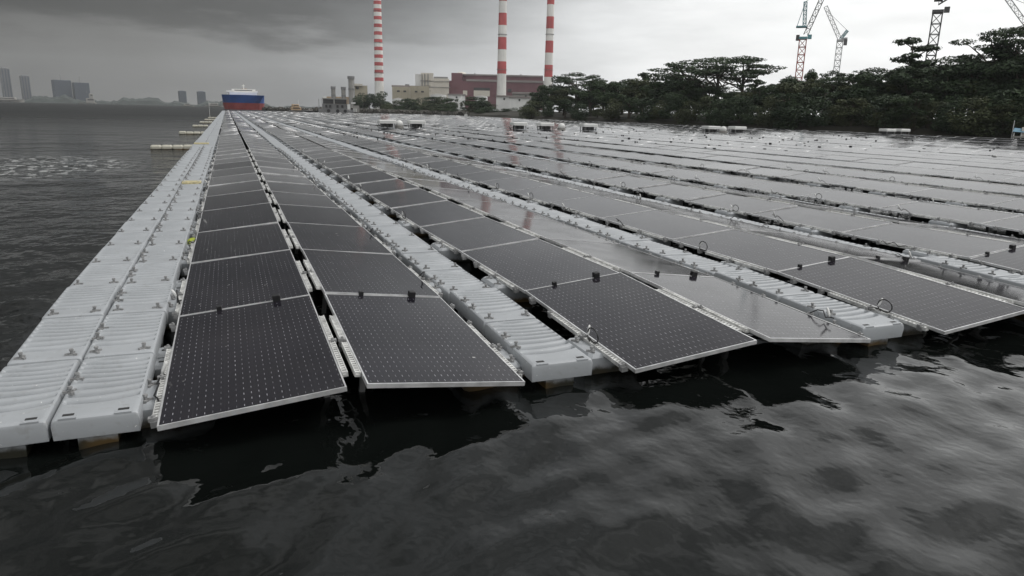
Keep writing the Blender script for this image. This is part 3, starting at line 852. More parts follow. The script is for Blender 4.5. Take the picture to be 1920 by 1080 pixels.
# beige block
o = base('storage_block', 770, 700, 'plain beige block building in front of the boiler house', 'building')
block(o, 736, 769, 163.5, GZ, 700, 30, M['beige'], refpx=770)
block(o, 769.2, 805, 161, GZ, 700, 30, M['beige'], 'side_wing', refpx=770, inset=2)
block(o, 735, 806, 160.2, 163.4, 700, 28, M['roofgrey'], 'roof', refpx=770, inset=4)
for a in (745, 757, 778, 790): block(o, a, a + 5, 170, 173, 700, .3, M['darkwin'], 'window', refpx=770, inset=-.4)
block(o, 760, 768, 157.5, 160.3, 700, 20, M['steel'], 'roof_unit', refpx=770, inset=9)
for a in (792, 797, 803): 
    kk = mpp(810, 760); xx = (a - 810) * kk
    MB().cyl((xx, -1.0), .45, .45, 2, hgt(810, 139, 760), 8).build('riser_pipe', M['steel'], boiler)
for yy in (152, 163): 
    MB().tube([(-11.5, -.9, hgt(810, yy, 760)), (18, .2, hgt(810, yy, 760))], .4, 6).build('pipe_run', M['concrete'], boiler)
for i, (px_, rr_, zz_) in enumerate(((822, 5.5, 178), (902, 4.5, 181), (747, 4.0, 186))):
    x, y = at(px_, 520); zt = hgt(px_, zz_, 520)
    o = thing('storage_tank', ['white storage tank before the boiler house', 'white storage tank left of the middle chimney', 'white storage tank before the beige block'][i], 'tank', (x, y, 0), facing(px_), 'white storage tanks')
    MB().cyl((0, 0), rr_, rr_, 0, zt, 24).build('shell', M['white'], o); MB().cyl((0, 0), rr_ * 1.01, .4, zt + .02, zt + 1.0, 24).build('roof', M['concrete'], o)
    MB().cyl((0, 0), rr_ + .12, rr_ + .12, zt * .6, zt * .6 + .25, 24, cap=False).build('band', M['steel'], o)
# low white sheds by the shore
for i, (a, b_, c_, d_, D, lab) in enumerate(((840, 872, 176, 190, 560, 'low white shed left of the middle chimney'), (930, 960, 179, 200, 430, 'low white shed at the foot of the middle chimney'),
                                  (955, 992, 181, 205, 400, 'wide low white shed beside the right trees'), (960, 1010, 174, 186, 560, 'grey flat-roofed shed between the two right chimneys'))):
    o = base('shed', (a + b_) / 2, D, lab, 'shed', 'low sheds by the power station')
    block(o, a, b_, c_ + 2.5, d_ + 14, D, 14, M['white' if i != 3 else 'concrete'])
    block(o, a - 1, b_ + 1, c_, c_ + 2.4, D, 15, M['roofgrey'], 'roof', inset=-1)
    for j in range(3):
        q = a + 4 + j * (b_ - a - 8) / 2.6
        block(o, q, q + 3, c_ + 5, c_ + 8, D, .2, M['darkwin'], 'window', inset=-.3)
# small white gatehouse tower
o = base('gatehouse', 865, 330, 'small white gatehouse tower among the shore trees', 'building')
block(o, 859, 871, 187, 214, 330, 4, M['white']); block(o, 861, 869, 184, 187, 330, 3, M['white'], 'parapet', inset=.5)
block(o, 863, 867, 192, 200, 330, .2, M['darkwin'], 'window', inset=-.2)
MB().cyl((0, 1.5), .15, .1, hgt(865, 184, 330), hgt(865, 178, 330), 6).build('mast', M['white'], o)
# left generating block with three short stacks
o = base('generating_block', 665, 620, 'beige generating block behind the round shore trees', 'building')
block(o, 666, 690, 160, GZ, 620, 20, M['beige'], refpx=665); block(o, 663, 681, 157, 161, 620, 12, M['offwhite'], 'roof_house', refpx=665, inset=-2)
block(o, 612, 662, 182, GZ, 620, 20, M['orange'], 'low_wing', refpx=665, inset=6)
block(o, 668, 674, 163, 167, 620, .3, M['darkwin'], 'window', refpx=665, inset=-.4)
for i, (px, t, w) in enumerate(((626, 162, 9), (645, 163, 9), (660, 143, 13))):
    x, y = at(px, 600); k = mpp(px, 600)
    o = thing('exhaust_stack', ['left short grey exhaust stack', 'middle short grey exhaust stack', 'tall right grey exhaust stack'][i] + ' beside the generating block', 'stack', (x, y, 0), facing(px), 'grey exhaust stacks')
    zt = hgt(px, t, 600); w *= k
    MB().cyl((0, 0), w * .36, w * .36, 0, zt - 2, 18).build('shaft', M['concrete'], o, smooth=False)
    MB().cyl((0, 0), w * .52, w * .52, zt - 1.99, zt, 18).build('crown', M['steel'], o)
    MB().cyl((0, 0), w * .46, w * .46, zt * .62, zt * .62 + .8, 18).build('walkway_ring', M['steel'], o)
    for sx in (-1, 1): MB().box(sx * w * .42 - .15, sx * w * .42 + .15, -.2, .2, 0, zt - 2).build('brace', M['steel'], o)
# service barge at the far end of the array
o = base('service_platform', 632, 315, 'grey service platform with dark open bays at the far end of the array', 'platform')
D = 315
block(o, 597, 664, 205, 214, D, 14, M['steel'], 'deck', refpx=632)
block(o, 605, 652, 184, 186.3, D, 9, M['concrete'], 'roof', refpx=632, inset=0)
for a, b_ in ((606, 625.5), (628, 650)): block(o, a, b_, 186.5, 194.5, D, 4, M['darkwin'], 'bay', refpx=632, inset=.6)
block(o, 605, 652, 194.7, 205.2, D, 6, M['steel'], 'wall', refpx=632, inset=1)
for a in (598, 604, 626, 651, 655): block(o, a, a + .9, 186, 206, D, .25, M['steel'], 'column', refpx=632, inset=.1)
for a in (610, 617, 631, 640): block(o, a, a + 4, 197, 202, D, .3, M['darkwin'], 'opening', refpx=632, inset=.7)
block(o, 651.5, 657, 195, 207, D, 4, M['white'], 'cabin', refpx=632); block(o, 659, 667, 191, 194, D, 4, M['white'], 'awning', refpx=632)
block(o, 662, 674, 197, 210, D, 4, M['concrete'], 'tank', refpx=632)
for a in (663, 667): block(o, a, a + 1.6, 203, 209, D, .3, M['white'], 'rail_post', refpx=632, inset=-.4)
block(o, 606, 613, 181, 184, D, 3, M['white'], 'roof_unit', refpx=632, inset=1)
for i, a in enumerate((616, 633, 647)):
    xx = (a - 632) * mpp(632, D)
    MB().tube([(xx, -.6, .8), (xx, -.1, .8)], .7, 10).build('fender', M['black'], o)
# ochre work boat
def workboat(px, D, w, label, houses, hull, rz=0.6):
    x, y = at(px, D); o = thing('work_boat', label, 'boat', (x, y, 0), rz, 'small boats')
    mb = MB(); L_ = w
    secs = [(-.5, .62, .8), (-.3, 1, .7), (.15, 1, .7), (.38, .6, .85), (.5, .05, 1.1)]
    for (t, b_, z) in secs:
        hw = L_ * .16 * b_
        for (xx, zz) in ((-hw * .6, -.3), (-hw, z * L_ * .09 + .2), (hw, z * L_ * .09 + .2), (hw * .6, -.3)): mb.v.append((t * L_, xx, zz))
    for i in range(4):
        for j in range(4):
            q = (j + 1) % 4; mb.quadface((i * 4 + j, i * 4 + q, i * 4 + 4 + q, i * 4 + 4 + j))
    mb.quadface((0, 3, 2, 1)); mb.quadface((16, 17, 18, 19))
    mb.build('hull', hull, o)
    z = L_ * .06 + .25
    for (a, b_, h, mt) in houses:
        MB().cbox(a * L_, b_ * L_, -L_ * .11, L_ * .11, z, z + h * L_, .03 * L_).build('cabin', mt, o)
        MB().box(a * L_ + .1 * L_, b_ * L_ - .05 * L_, -L_ * .1135, -L_ * .111, z + h * L_ * .5, z + h * L_ * .8).build('window', M['darkwin'], o)
        z += h * L_
    MB().cyl((0.0, 0), .06, .04, z, z + L_ * .25, 6).build('mast', M['white'], o)
    return o
workboat(560, 330, 8.0, 'ochre work boat with two cabins left of the service platform', [(-.42, .12, .16, M['orange']), (-.36, .02, .15, M['orange'])], M['steel'], 0.1)
workboat(583, 318, 5.5, 'small dark boat between the ochre work boat and the service platform', [(-.2, .1, .15, M['concrete'])], M['black'], 0.2)
workboat(862, 290, 3.6, 'small white boat moored below the gatehouse', [(-.2, .15, .2, M['white'])], M['white'], 0.3)
workboat(874, 230, 2.6, 'small pale boat by the dark shore trees', [(-.2, .15, .2, M['white'])], M['white'], -0.3)
workboat(352, 900, 13, 'white motor boat on the open water far left of the ship', [(-.3, .2, .14, M['concrete'])], M['concrete'], 0.0)
workboat(402, 1000, 22, 'pale vessel at the far shore just left of the ship', [(-.3, .2, .14, M['concrete'])], M['concrete'], 0.1)
workboat(165, 1500, 26, 'pale coaster before the twin dark blocks across the strait', [(-.1, .4, .30, M['concrete']), (.1, .35, .3, M['concrete'])], M['concrete'], 0.1)
workboat(10, 1400, 50, 'long pale barge at the left end of the far shore', [(-.4, .3, .08, M['concrete'])], M['concrete'], 0.1)
# breakwater
mb = MB(); rb = random.Random(9)
x0, y0 = at(480, 322); x1, y1 = at(610, 318)
pts = [at(495, 400), at(540, 372), at(600, 345), at(680, 318), at(720, 305), at(800, 290), at(880, 270)]
for (a, b_) in zip(pts, pts[1:]):
    n = int(math.hypot(b_[0] - a[0], b_[1] - a[1]) / 1.1)
    for i in range(n):
        t = i / n
        for q in range(2):
            s_ = rb.uniform(.5, 1.1)
            Mx = Matrix.Translation((a[0] + (b_[0] - a[0]) * t + rb.uniform(-.8, .8), a[1] + (b_[1] - a[1]) * t + rb.uniform(-1, 1), rb.uniform(.0, 1.2))) @ Matrix.Rotation(rb.uniform(0, 3), 4, Vector((rb.random(), rb.random(), 1)))
            mb.box(-s_, s_, -s_ * .7, s_ * .7, -s_ * .6, s_ * .6, 0, Mx)
tag(mb.build('breakwater_rocks', M['rock']), 'dark line of breakwater rocks behind the array', 'rocks', None, 'stuff')

# ------------------------------------------------------------------ ship
px, D = 457, 430
x, y = at(px, D); k = mpp(px, D)
sh = thing('cargo_ship', 'blue and red cargo ship with white superstructure seen bow-on', 'ship', (x, y, 0), facing(px) - rad(0.6))
def hull_part(nm, z0, z1, flare0, flare1, mat):
    mb = MB(); HB = 11.0
    secs = [(0, .06), (1.5, .45), (4, .75), (8, .92), (15, 1), (88, 1), (100, .8)]
    for (yy, b_) in secs:
        f0 = min(1, b_ * flare0 + (0.0 if yy else 0)); f1 = min(1.02, b_ * flare1 + 0.02)
        y_0 = yy + (1.5 if flare0 < 1 else 0); y_1 = yy - (2.0 if yy < 5 and flare1 > 1.1 else 0)
        mb.v += [(-HB * f0, y_0, z0), (HB * f0, y_0, z0), (HB * f1, y_1, z1), (-HB * f1, y_1, z1)]
    for i in range(len(secs) - 1):
        for j in range(4):
            q = (j + 1) % 4; mb.quadface((i * 4 + j, i * 4 + q, i * 4 + 4 + q, i * 4 + 4 + j))
    mb.quadface((3, 2, 1, 0)); n = len(secs) * 4 - 4; mb.quadface((n, n + 1, n + 2, n + 3))
    return mb.build(nm, mat, sh)
z_red = hgt(px, 193.0, D); z_blue = hgt(px, 178.0, D)
hull_part('lower_hull', -2, z_red, .92, 1.0, M['hullred'])
hb = hull_part('upper_hull', z_red, z_blue, 1.0, 1.3, M['hullblue'])
def sb(nm, x0, x1, y0_, y1_, p0, p1, mat, par=None):
    return MB().box(x0 * k, x1 * k, y0_, y1_, hgt(px, p1, D), hgt(px, p0, D)).build(nm, mat, sh if par is None else par)
sb('deck_house', -29, 27, 40, 80, 170.5, 178.6, M['ship_white']); sb('bridge', -26, 25, 62, 78, 162.5, 167.2, M['ship_white']); sb('bridge_deck', -22, 20, 61, 79, 167.25, 170.45, M['ship_white'])
sb('bridge_wing', -38, 30, 62.5, 70, 166.0, 169.4, M['ship_white'])
sb('window_band', -20, 18, 61.5, 61.9, 164.6, 165.8, M['darkwin'])
sb('wing_strut', -37, -35.5, 65, 67, 170.7, 181, M['ship_white']); sb('wing_strut', 27, 28.5, 65, 67, 170.7, 179, M['ship_white'])
sb('foredeck_rail', -25, 22, 14, 14.6, 176.6, 178.4, M['ship_white'])
sb('funnel', -5, 7, 80.5, 88, 160, 172, M['orange'])
sb('mast', -.8, .8, 66, 67, 152, 162.4, M['ship_white']); sb('radar', -4, 3, 66, 66.6, 154.5, 155.6, M['ship_white'])
sb('bow_emblem', 17, 20, 7.0, 7.4, 183.5, 187, M['white']) if False else None

# ------------------------------------------------------------------ far shore and towers
mb = MB(); rb = random.Random(4)
n = 150; cols = []
for i in range(n + 1):
    p_ = -260 + 900 * i / n
    t = 11 + 5 * math.sin(i * .23) + 3 * math.sin(i * .71) + rb.uniform(-2.5, 2.5)
    if p_ > 470: t *= max(.25, 1 - (p_ - 470) / 150)
    cols.append((p_, t))
for (p_, t) in cols:
    for (D, z) in ((1900, -1), (1905, t * .55), (1960, t), (2200, t * 1.05), (2210, -1)):
        a = at(p_, D); mb.v.append((a[0], a[1], z + rb.uniform(-.5, .5)))
for i in range(n):
    for j in range(4): mb.quadface((i * 5 + j, i * 5 + 5 + j, i * 5 + 6 + j, i * 5 + 1 + j))
M['farwood'] = paint('far_woodland', (0.035, 0.048, 0.042), 0.9, 0.3, 0.03)
tag(mb.build('far_shore', M['farwood']), 'low wooded far shore across the strait', None, None, 'structure')
def tower(px0, px1, py, D, label, mat, crown, grp, ribs=True):
    c = (px0 + px1) / 2; k = mpp(c, D); w = (px1 - px0) * k; z = hgt(c, py, D)
    x, y = at(c, D); o = thing('tower_block', label, 'tower', (x, y, 0), facing(c) + 0.25, grp)
    w *= .9; d = w * .7
    MB().box(-w / 2, w / 2, 0, d, 0, z * .97).build('wall', M[mat], o)
    if crown: MB().cbox(-w * .36, w * .36, d * .15, d * .85, z * .97 + .05, z, 1.0).build('crown', M[mat], o)
    nfl = 10
    for i in range(nfl):
        zz = z * .97 * (i + .8) / (nfl + .6)
        MB().box(-w / 2 - .6, w / 2 + .6, -.9, d + .6, zz, zz + z * .012).build('floor_slab', M[mat], o)
    if ribs:
        for j in range(3):
            xx = -w / 2 + w * (j + .5) / 3
            MB().box(xx - w * .05, xx + w * .05, -1.5, -.95, 3, z * .95).build('balcony_stack', M['tower_dark'], o)
    return o
tower(8, 27, 127, 2050, 'tallest hazy residential tower at the far left', 'tower', True, 'hazy towers across the strait')
tower(44, 62, 141, 2050, 'second hazy residential tower from the left', 'tower', True, 'hazy towers across the strait')
for (a, b_, t, lab) in ((104, 140, 149, 'left of the twin dark unfinished slab blocks'), (141.5, 173, 154, 'right of the twin dark unfinished slab blocks')):
    o = tower(a, b_, t, 1950, lab, 'tower_dark', False, 'twin slab blocks across the strait', False)
    z = hgt(a, t, 1950)
    MB().bar((0, 12, z * .9), (0, 12, z + 12), 1.0).build('roof_crane', M['steel'], o)
tower(337, 352, 170, 2000, 'left of two short hazy towers left of the ship', 'tower_dark', True, 'pair of short towers left of the ship')
tower(372, 388, 171, 2000, 'right of two short hazy towers left of the ship', 'tower_dark', True, 'pair of short towers left of the ship')

# ------------------------------------------------------------------ cranes
def lattice(mb, p, q, w, n, th, mi=0):
    p, q = Vector(p), Vector(q); t = (q - p).normalized()
    a = t.cross(Vector((0, 1, 0))).normalized(); b = t.cross(a)
    cs = [(a * sx + b * sy) * w / 2 for sx, sy in ((-1, -1), (1, -1), (1, 1), (-1, 1))]
    for c in cs: mb.bar(p + c, q + c, th, mi)
    for i in range(n):
        u0 = p + (q - p) * (i / n); u1 = p + (q - p) * ((i + 1) / n)
        for j in range(4):
            c0, c1 = cs[j], cs[(j + 1) % 4]
            if (i + j) % 2: c0, c1 = c1, c0
            mb.bar(u0 + c0, u1 + c1, th * .6, mi); mb.bar(u1 + cs[j], u1 + cs[(j + 1) % 4], th * .6, mi)
    return mb
def crane(px, D, label, mast_top, jib, mats, w, back=None, lean=0):
    x, y = at(px, D); k = mpp(px, D); H = lambda py: hgt(px, py, D)
    o = thing('tower_crane', label, 'crane', (x, y, 0), facing(px), 'tower cranes above the trees')
    zt = H(mast_top)
    lattice(MB(), (0, 0, 0), (0, 0, zt), w, int(zt / w / 1.1), w * .10).build('mast', mats[0], o)
    MB().box(-w * .6, w * .6, -w * .6, w * .6, zt + .02, zt + w * .35).build('slewing_ring', mats[1], o)
    j0 = Vector((jib[0] * k, 0, H(jib[1]))); j1 = Vector((jib[2] * k, 0, H(jib[3])))
    lattice(MB(), j0, j1, w * .62, max(6, int((j1 - j0).length / w / .9)), w * .07).build('jib', mats[2], o)
    if back:
        MB().box(min(back[0], back[1]) * k, max(back[0], back[1]) * k, -w * .7, w * .7, H(back[2]), H(back[2]) + w * .2).build('counter_deck', mats[1], o)
        MB().box((back[3] - 3.2) * k, (back[3] + 3.2) * k, -w * .5, w * .5, H(back[4] + 5), H(back[4] - 5)).build('counterweight', M['crane_dark'], o)
        ap = (back[5] * k, 0, H(back[6]))
        lattice(MB(), (back[7] * k, 0, H(back[2])), ap, w * .45, 6, w * .08).build('a_frame', mats[3], o)
        MB().bar(ap, tuple(j0 + (j1 - j0) * .85), w * .045).build('luffing_cable', M['crane_dark'], o)
        MB().bar(ap, (min(back[0], back[1]) * k + .3, 0, H(back[2]) + .5) if back[5] > back[0] else (back[0] * k, 0, H(back[2])), w * .06).build('backstay', mats[3], o)
    MB().box(w * .62, w * 1.2, -w * .4, w * .4, zt + w * .05, zt + w * .65).build('cab', mats[1], o)
    return o
crane(1489, 360, 'red-masted luffing crane with teal top above the middle of the trees', 74, (4, 66, 38, -40), (M['crane_red'], M['crane_teal'], M['crane_dark'], M['crane_teal']), 2.9, (-15, 4, 52, -10, 71, -3, 4, 0))
crane(1557, 640, 'pale distant luffing crane with jib leaning left', 78, (-2, 72, -34, 12), (M['crane_pale'], M['crane_pale'], M['crane_pale'], M['crane_teal']), 4.2, (2, 12, 74, 10, 80, 11, 58, 0))
crane(1727, 300, 'dark lattice tower crane nearest on the right, above the trees', 26, (-4, 6, 34, -18), (M['crane_dark'], M['crane_dark'], M['crane_dark'], M['crane_dark']), 2.9, (-10, 6, 3, 7, -22, 2, -34, 0))
crane(1903, 420, 'pale crane at the right edge with its jib leaning left', 60, (-8, 52, -70, -20), (M['crane_pale'], M['crane_pale'], M['crane_pale'], M['crane_pale']), 3.0, (4, 18, 55, 14, 62, 8, 20, 2))

# ------------------------------------------------------------------ vegetation
def leaf_cloud(blobs, n, size, seed, flat=0.0):
    """many small leaf sprays scattered over lobes; returns verts, faces"""
    r = np.random.RandomState(seed)
    blobs = np.array(blobs, float)                      # cx,cy,cz,rx,ry,rz
    wgt = (blobs[:, 3] * blobs[:, 4] + blobs[:, 3] * blobs[:, 5] + blobs[:, 4] * blobs[:, 5]); wgt /= wgt.sum()
    bi = r.choice(len(blobs), n, p=wgt); B = blobs[bi]
    d = r.normal(size=(n, 3)); d /= np.linalg.norm(d, axis=1)[:, None]
    rr_ = 0.55 + 0.5 * r.rand(n) ** 0.6
    P = B[:, :3] + d * B[:, 3:] * rr_[:, None]
    nrm = d * 0.7 + r.normal(size=(n, 3)) * 0.6 + np.array([0, 0, 0.35 + flat]); nrm /= np.linalg.norm(nrm, axis=1)[:, None]
    t = np.cross(nrm, r.normal(size=(n, 3))); t /= np.linalg.norm(t, axis=1)[:, None]
    b = np.cross(nrm, t)
    s_ = size * (0.55 + 0.9 * r.rand(n))[:, None]
    a1 = 0.55 + .3 * r.rand(n)[:, None]
    V_ = np.stack([P - t * s_, P - b * s_ * a1 * .6 + nrm * s_ * .15, P + t * s_, P + b * s_ * a1 * .6 + nrm * s_ * .12], 1).reshape(-1, 3)
    F_ = np.arange(n * 4).reshape(n, 4)
    return V_, F_
def make_tree(kind, seed):
    """unit trees about 10 m tall; returns (trunk mesh, crown mesh)"""
    r = random.Random(seed); tm = MB(); blobs = []
    if kind == 'bushy':
        H = 10; lean = r.uniform(-.5, .5)
        tm.tube([(0, 0, -1), (lean * .3, 0, 2), (lean, .2, 5), (lean * 1.2, .1, 8)], [.32, .26, .2, .07], 7)
        for i in range(13):
            a = r.uniform(0, 6.28); q = r.uniform(.4, 2.7); z = r.uniform(3.2, 8.8); s_ = r.uniform(.9, 1.75) * (1.15 - .06 * z)
            q *= 1.1 - abs(z - 5.5) / 9
            blobs.append((q * math.cos(a) + lean, q * math.sin(a), z, s_ * 1.15, s_ * 1.15, s_ * .85))
            tm.tube([(lean * .8, 0, max(1.5, z * .55)), (q * .5 * math.cos(a) + lean, q * .5 * math.sin(a), z * .85), (q * math.cos(a) + lean, q * math.sin(a), z)], [.12, .07, .03], 5)
        V_, F_ = leaf_cloud(blobs, 4200, .23, seed)
    elif kind == 'umbrella':
        tm.tube([(0, 0, -1), (.15, 0, 3), (-.1, .1, 5.5), (.1, 0, 7.2)], [.28, .22, .17, .1], 7)
        for i in range(13):
            a = i * 2.4 + r.uniform(-.4, .4); q = r.uniform(1.4, 5.6); z = 9.6 - q * .26 - (i % 3) * r.uniform(.3, 1.1)
            c = (q * math.cos(a), q * math.sin(a), z); s_ = r.uniform(.9, 1.7)
            blobs.append((*c, s_ * 1.25, s_ * 1.25, .26))
            if r.random() < .6: blobs.append((c[0] * .7, c[1] * .7, z - r.uniform(.7, 1.6), s_ * .8, s_ * .8, .25))
            tm.tube([(0, 0, 4.6 + r.uniform(0, 2.4)), (c[0] * .45, c[1] * .45, z - 1.4), (c[0] * .8, c[1] * .8, z - .4), c], [.12, .085, .05, .03], 5)
        blobs.append((0, 0, 9.4, 1.7, 1.7, .35))
        V_, F_ = leaf_cloud(blobs, 3000, .20, seed, .8)
    elif kind == 'layered':
        tm.tube([(0, 0, -1), (.1, 0, 4), (.3, .1, 9.4)], [.24, .17, .04], 7)
        for i in range(8):
            z = 3.2 + i * .82; side = 1 if i % 2 else -1
            q = r.uniform(.8, 2.6) * (1.25 - z / 14); a = r.uniform(-.6, .6) + (0 if side > 0 else math.pi)
            c = (q * math.cos(a), q * math.sin(a), z + r.uniform(-.2, .2))
            blobs.append((*c, 1.45 * (1.2 - z / 16), 1.0, .28)); blobs.append((c[0] * .3, c[1] * .3 + r.uniform(-.5, .5), z + .2, .8, .8, .3))
            tm.tube([(.05, 0, z - .8), (c[0] * .6, c[1] * .6, z - .25), c], [.08, .05, .025], 5)
        V_, F_ = leaf_cloud(blobs, 2100, .24, seed, .6)
    else:                                                # shrub / mangrove, wide and low
        for i in range(6):
            a = r.uniform(0, 6.28); tm.tube([(.3 * math.cos(a), .3 * math.sin(a), -1), (.8 * math.cos(a), .8 * math.sin(a), 2), (1.6 * math.cos(a), 1.6 * math.sin(a), 5)], [.14, .1, .03], 5)
        for i in range(14):
            a = r.uniform(0, 6.28); q = r.uniform(.2, 3.6); z = r.uniform(.9, 8.6) * (1 - q / 9); s_ = r.uniform(1.0, 1.8)
            blobs.append((q * math.cos(a), q * math.sin(a), z, s_ * 1.25, s_ * 1.25, s_))
        V_, F_ = leaf_cloud(blobs, 4200, .24, seed)
    return tm.mesh('trunk', M['bark'], True), (V_, F_)
PROTO = {}
for kind, n in (('bushy', 4), ('umbrella', 3), ('layered', 2), ('shrub', 3)):
    PROTO[kind] = []
    for i in range(n):
        t, (V_, F_) = make_tree(kind, 100 + i * 17 + len(kind))
        PROTO[kind].append((t, np_mesh('crown', V_, F_, [M['leaf']]), np_mesh('crown', V_, F_, [M['leaf2']])))
rt = random.Random(21)
def plant(kind, x, y, h, label, group, z=0.8, wide=1.0, leaf=0, i=None):
    t, c1, c2 = PROTO[kind][rt.randrange(len(PROTO[kind])) if i is None else i]
    s_ = h / 10
    o = thing('tree' if kind != 'shrub' else 'shrub', label, 'tree' if kind != 'shrub' else 'shrub', (x, y, z), rt.uniform(0, 6.28), group)
    o.scale = (s_ * wide, s_ * wide, s_)
    ob('trunk', t, o); ob('crown', c2 if leaf else c1, o)
    return o
def shore_x(y): return np.interp(y, [30, 62, 95, 140, 183, 240, 300], [97, 93, 87.5, 83, 79, 80, 88])
def place(px, depth):
    """point `depth` metres inland where the bearing crosses the right shore"""
    a, b = bearing(px); D = 60.0
    while D < 420 and a * D < shore_x(b * D): D += 0.5
    D += depth / max(.35, a)
    return a * D, b * D, D
nt_ = 0
# front row at the waterline
front = list(np.linspace(1000, 1985, 34))
for i, px in enumerate(front):
    x, y, D = place(px, 0.6 + rt.uniform(0, 2))
    h = rt.uniform(3.8, 6.6)
    plant('shrub' if rt.random() < .75 else 'bushy', x, y, h, f'low bushy mangrove at the waterline, {ordw(i + 1)} from the left', 'low growth at the waterline', .4, rt.uniform(1.3, 1.75), leaf=1 if rt.random() < .3 else 0)
# middle row: tops given by the outline of the wood
prof = [(985, 190), (1000, 172), (1040, 150), (1090, 146), (1140, 149), (1180, 152), (1220, 143), (1260, 140), (1300, 146), (1350, 165), (1400, 165), (1440, 158), (1480, 150), (1530, 150), (1560, 155), (1600, 142), (1650, 138), (1700, 120), (1750, 116), (1800, 112), (1850, 108), (1900, 100), (2000, 92)]
P_ = np.array(prof)
mid = list(np.arange(1008, 1990, 24.5))
for i, px in enumerate(mid):
    x, y, D = place(px, 6 + rt.uniform(0, 4))
    top = float(np.interp(px, P_[:, 0], P_[:, 1])) + rt.uniform(4, 24)
    h = hgt(px, top, D) - .6
    plant('bushy', x, y, h / .91, f'dark leafy tree, {ordw(i + 1)} from the left in the middle rank of the wood', 'middle rank of the shore wood', 1.2, rt.uniform(1.05, 1.35) * 10 / max(h, 8), leaf=1 if rt.random() < .25 else 0)
back = list(np.arange(1020, 1990, 29))
for i, px in enumerate(back):
    x, y, D = place(px, 14 + rt.uniform(0, 6))
    top = float(np.interp(px, P_[:, 0], P_[:, 1])) + rt.uniform(-7, 7)
    h = hgt(px, top, D) - 1.5
    plant('bushy' if rt.random() < .88 else 'umbrella', x, y, h / .91, f'tall dark tree, {ordw(i + 1)} from the left in the back rank of the wood', 'back rank of the shore wood', 1.6, rt.uniform(1.0, 1.3) * 10 / max(h, 8), leaf=0)
# emergent flat-topped trees on the skyline
for (px, top, kind, wide, idx, lab) in (
    (1112, 139, 'umbrella', .75, 0, 'flat-topped tree rising left of the great umbrella trees'),
    (1205, 132, 'layered', .8, 0, 'thin layered tree with one branch held out left over the wood'),
    (1288, 112, 'umbrella', 1.5, 1, 'left great umbrella tree arching over the skyline'),
    (1340, 106, 'umbrella', 1.45, 0, 'middle great umbrella tree with sky showing under its canopy'),
    (1386, 104, 'umbrella', 1.3, 2, 'right great umbrella tree with hanging side canopy'),
    (1410, 128, 'layered', .9, 1, 'ragged layered tree right of the great umbrella trees'),
    (1506, 123, 'bushy', .6, 1, 'round-headed dark tree in front of the red crane mast'),
    (1552, 131, 'umbrella', .5, 1, 'small umbrella tree between the red and the pale crane'),
    (1605, 127, 'bushy', .8, 2, 'broad dome tree right of the pale crane'),
    (1697, 64, 'layered', 1.45, 1, 'tall layered tree left of the dark crane with long flat branches'),
    (1800, 110, 'bushy', .8, 3, 'full dark tree right of the dark crane'),
    (1852, 52, 'umbrella', .95, 2, 'tall tiered umbrella tree near the right edge'),
    (1858, 76, 'layered', 1.5, 0, 'layered tree with side canopies below the tall umbrella tree'),
    (1908, 43, 'umbrella', .95, 0, 'tallest umbrella tree at the right edge')):
    x, y, D = place(px, 11)
    h = hgt(px, top, D) - 1.3
    plant(kind, x, y, h / .985, lab, 'emergent trees of the shore wood', 1.3, wide * 10 / h * 1.15, 0, idx)
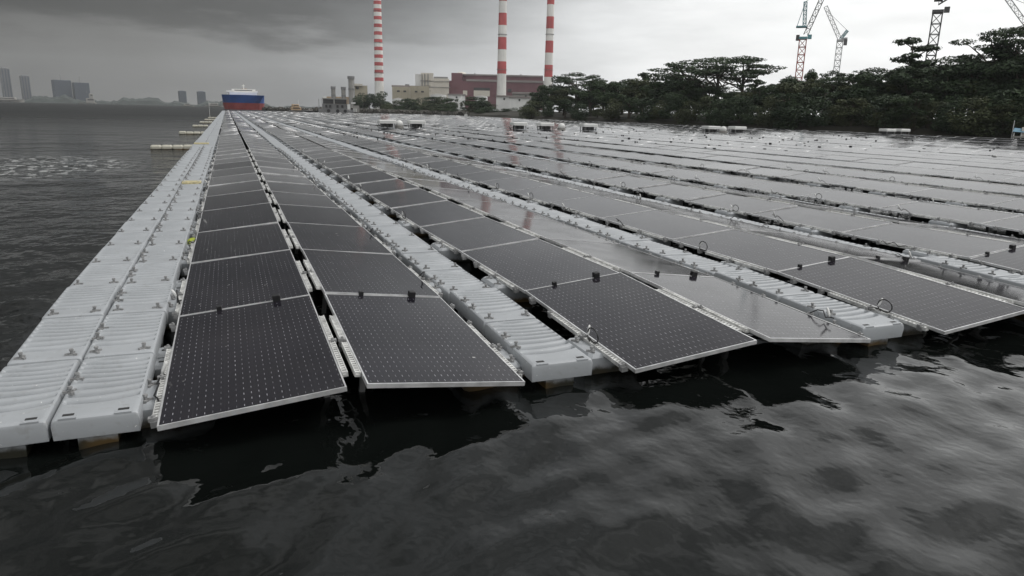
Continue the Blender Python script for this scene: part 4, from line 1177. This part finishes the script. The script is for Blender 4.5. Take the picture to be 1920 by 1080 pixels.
# trees in front of the power station
for i, (px, top, D, kind, wide) in enumerate(((676, 170, 400, 'shrub', 1.0), (694, 172, 405, 'shrub', .9), (716, 167, 400, 'shrub', 1.1), (745, 184, 380, 'shrub', 1.3), (765, 182, 380, 'bushy', 1.3), (785, 180, 370, 'shrub', 1.3),
        (808, 178, 360, 'bushy', 1.3), (828, 176, 360, 'shrub', 1.2), (846, 180, 350, 'bushy', 1.2), (893, 178, 300, 'bushy', 1.3), (905, 184, 280, 'shrub', 1.2), (880, 186, 300, 'shrub', 1.2),
        (918, 190, 290, 'shrub', 1.0), (962, 200, 290, 'shrub', 1.3), (935, 207, 280, 'shrub', 1.5), (985, 196, 250, 'shrub', 1.2), (1000, 186, 240, 'bushy', 1.2), (855, 203, 300, 'shrub', 1.6), (900, 204, 270, 'shrub', 1.6), (820, 196, 330, 'shrub', 1.6), (780, 196, 335, 'shrub', 1.6), (752, 196, 340, 'shrub', 1.6), (838, 192, 330, 'shrub', 1.5), (730, 196, 345, 'shrub', 1.4), (918, 198, 275, 'shrub', 1.6), (948, 202, 270, 'shrub', 1.5), (975, 205, 262, 'shrub', 1.6), (800, 190, 345, 'shrub', 1.5), (870, 198, 300, 'shrub', 1.3))):
    x, y = at(px, D); h = hgt(px, top, D) - .8
    plant(kind, x, y, h, f'rounded dark tree, {ordw(i + 1)} in the belt between the array and the power station' if i > 2 else
          ['left', 'middle', 'right'][i] + ' of the three round dark trees below the left chimney', 'trees before the power station', .8, wide * (1.25 if i < 3 else 1.7), leaf=i % 4 == 3)
# blue-roofed hut at the right edge
x, y, D = place(1916, -3)
o = thing('boat_shelter', 'blue-roofed jetty shelter at the right edge below the trees', 'shelter', (x, y, 0), facing(1916))
k = mpp(1916, D)
MB().box(-14 * k, 16 * k, -1.2, 1.6, .25, .45).build('deck', M['concrete'], o)
rf = MB(); zr = hgt(1916, 247, D)
rf.v = [(-14 * k, -1.3, zr), (18 * k, -1.3, zr - .1), (18 * k, 1.6, zr - .1), (-14 * k, 1.6, zr), (-12 * k, .1, zr + .45), (16 * k, .1, zr + .3)]
rf.f = [(0, 1, 5, 4), (2, 3, 4, 5), (0, 4, 3), (1, 2, 5), (0, 3, 2, 1)]; rf.mi = [0] * 5
rf.build('roof', M['blueroof'], o)
for sx in (-11, 3, 14):
    for sy in (-1, 1.3): MB().box(sx * k - .06, sx * k + .06, sy - .06, sy + .06, -1, zr - .12).build('post', M['white'], o)
MB().cbox(2 * k, 10 * k, -.8, .6, .46, 1.5, .05).build('kiosk', M['offwhite'], o)
MB().cyl((-14.5 * k, 0), .06, .04, -1, hgt(1916, 226, D), 6).build('mast', M['white'], o)

# ------------------------------------------------------------------ haze
hm = bpy.data.materials.new('haze_air'); hm.use_nodes = True
hn = hm.node_tree; hn.nodes.clear()
pv = hn.nodes.new('ShaderNodeVolumePrincipled'); pv.inputs['Color'].default_value = (0.93, 0.95, 0.97, 1); pv.inputs['Density'].default_value = 0.00012
mo = hn.nodes.new('ShaderNodeOutputMaterial'); hn.links.new(pv.outputs[0], mo.inputs['Volume'])
tag(MB().box(-1400, 1250, -420, 2900, -3.5, 150).build('haze', hm), 'thin grey haze in the air over the water', None, None, 'stuff')
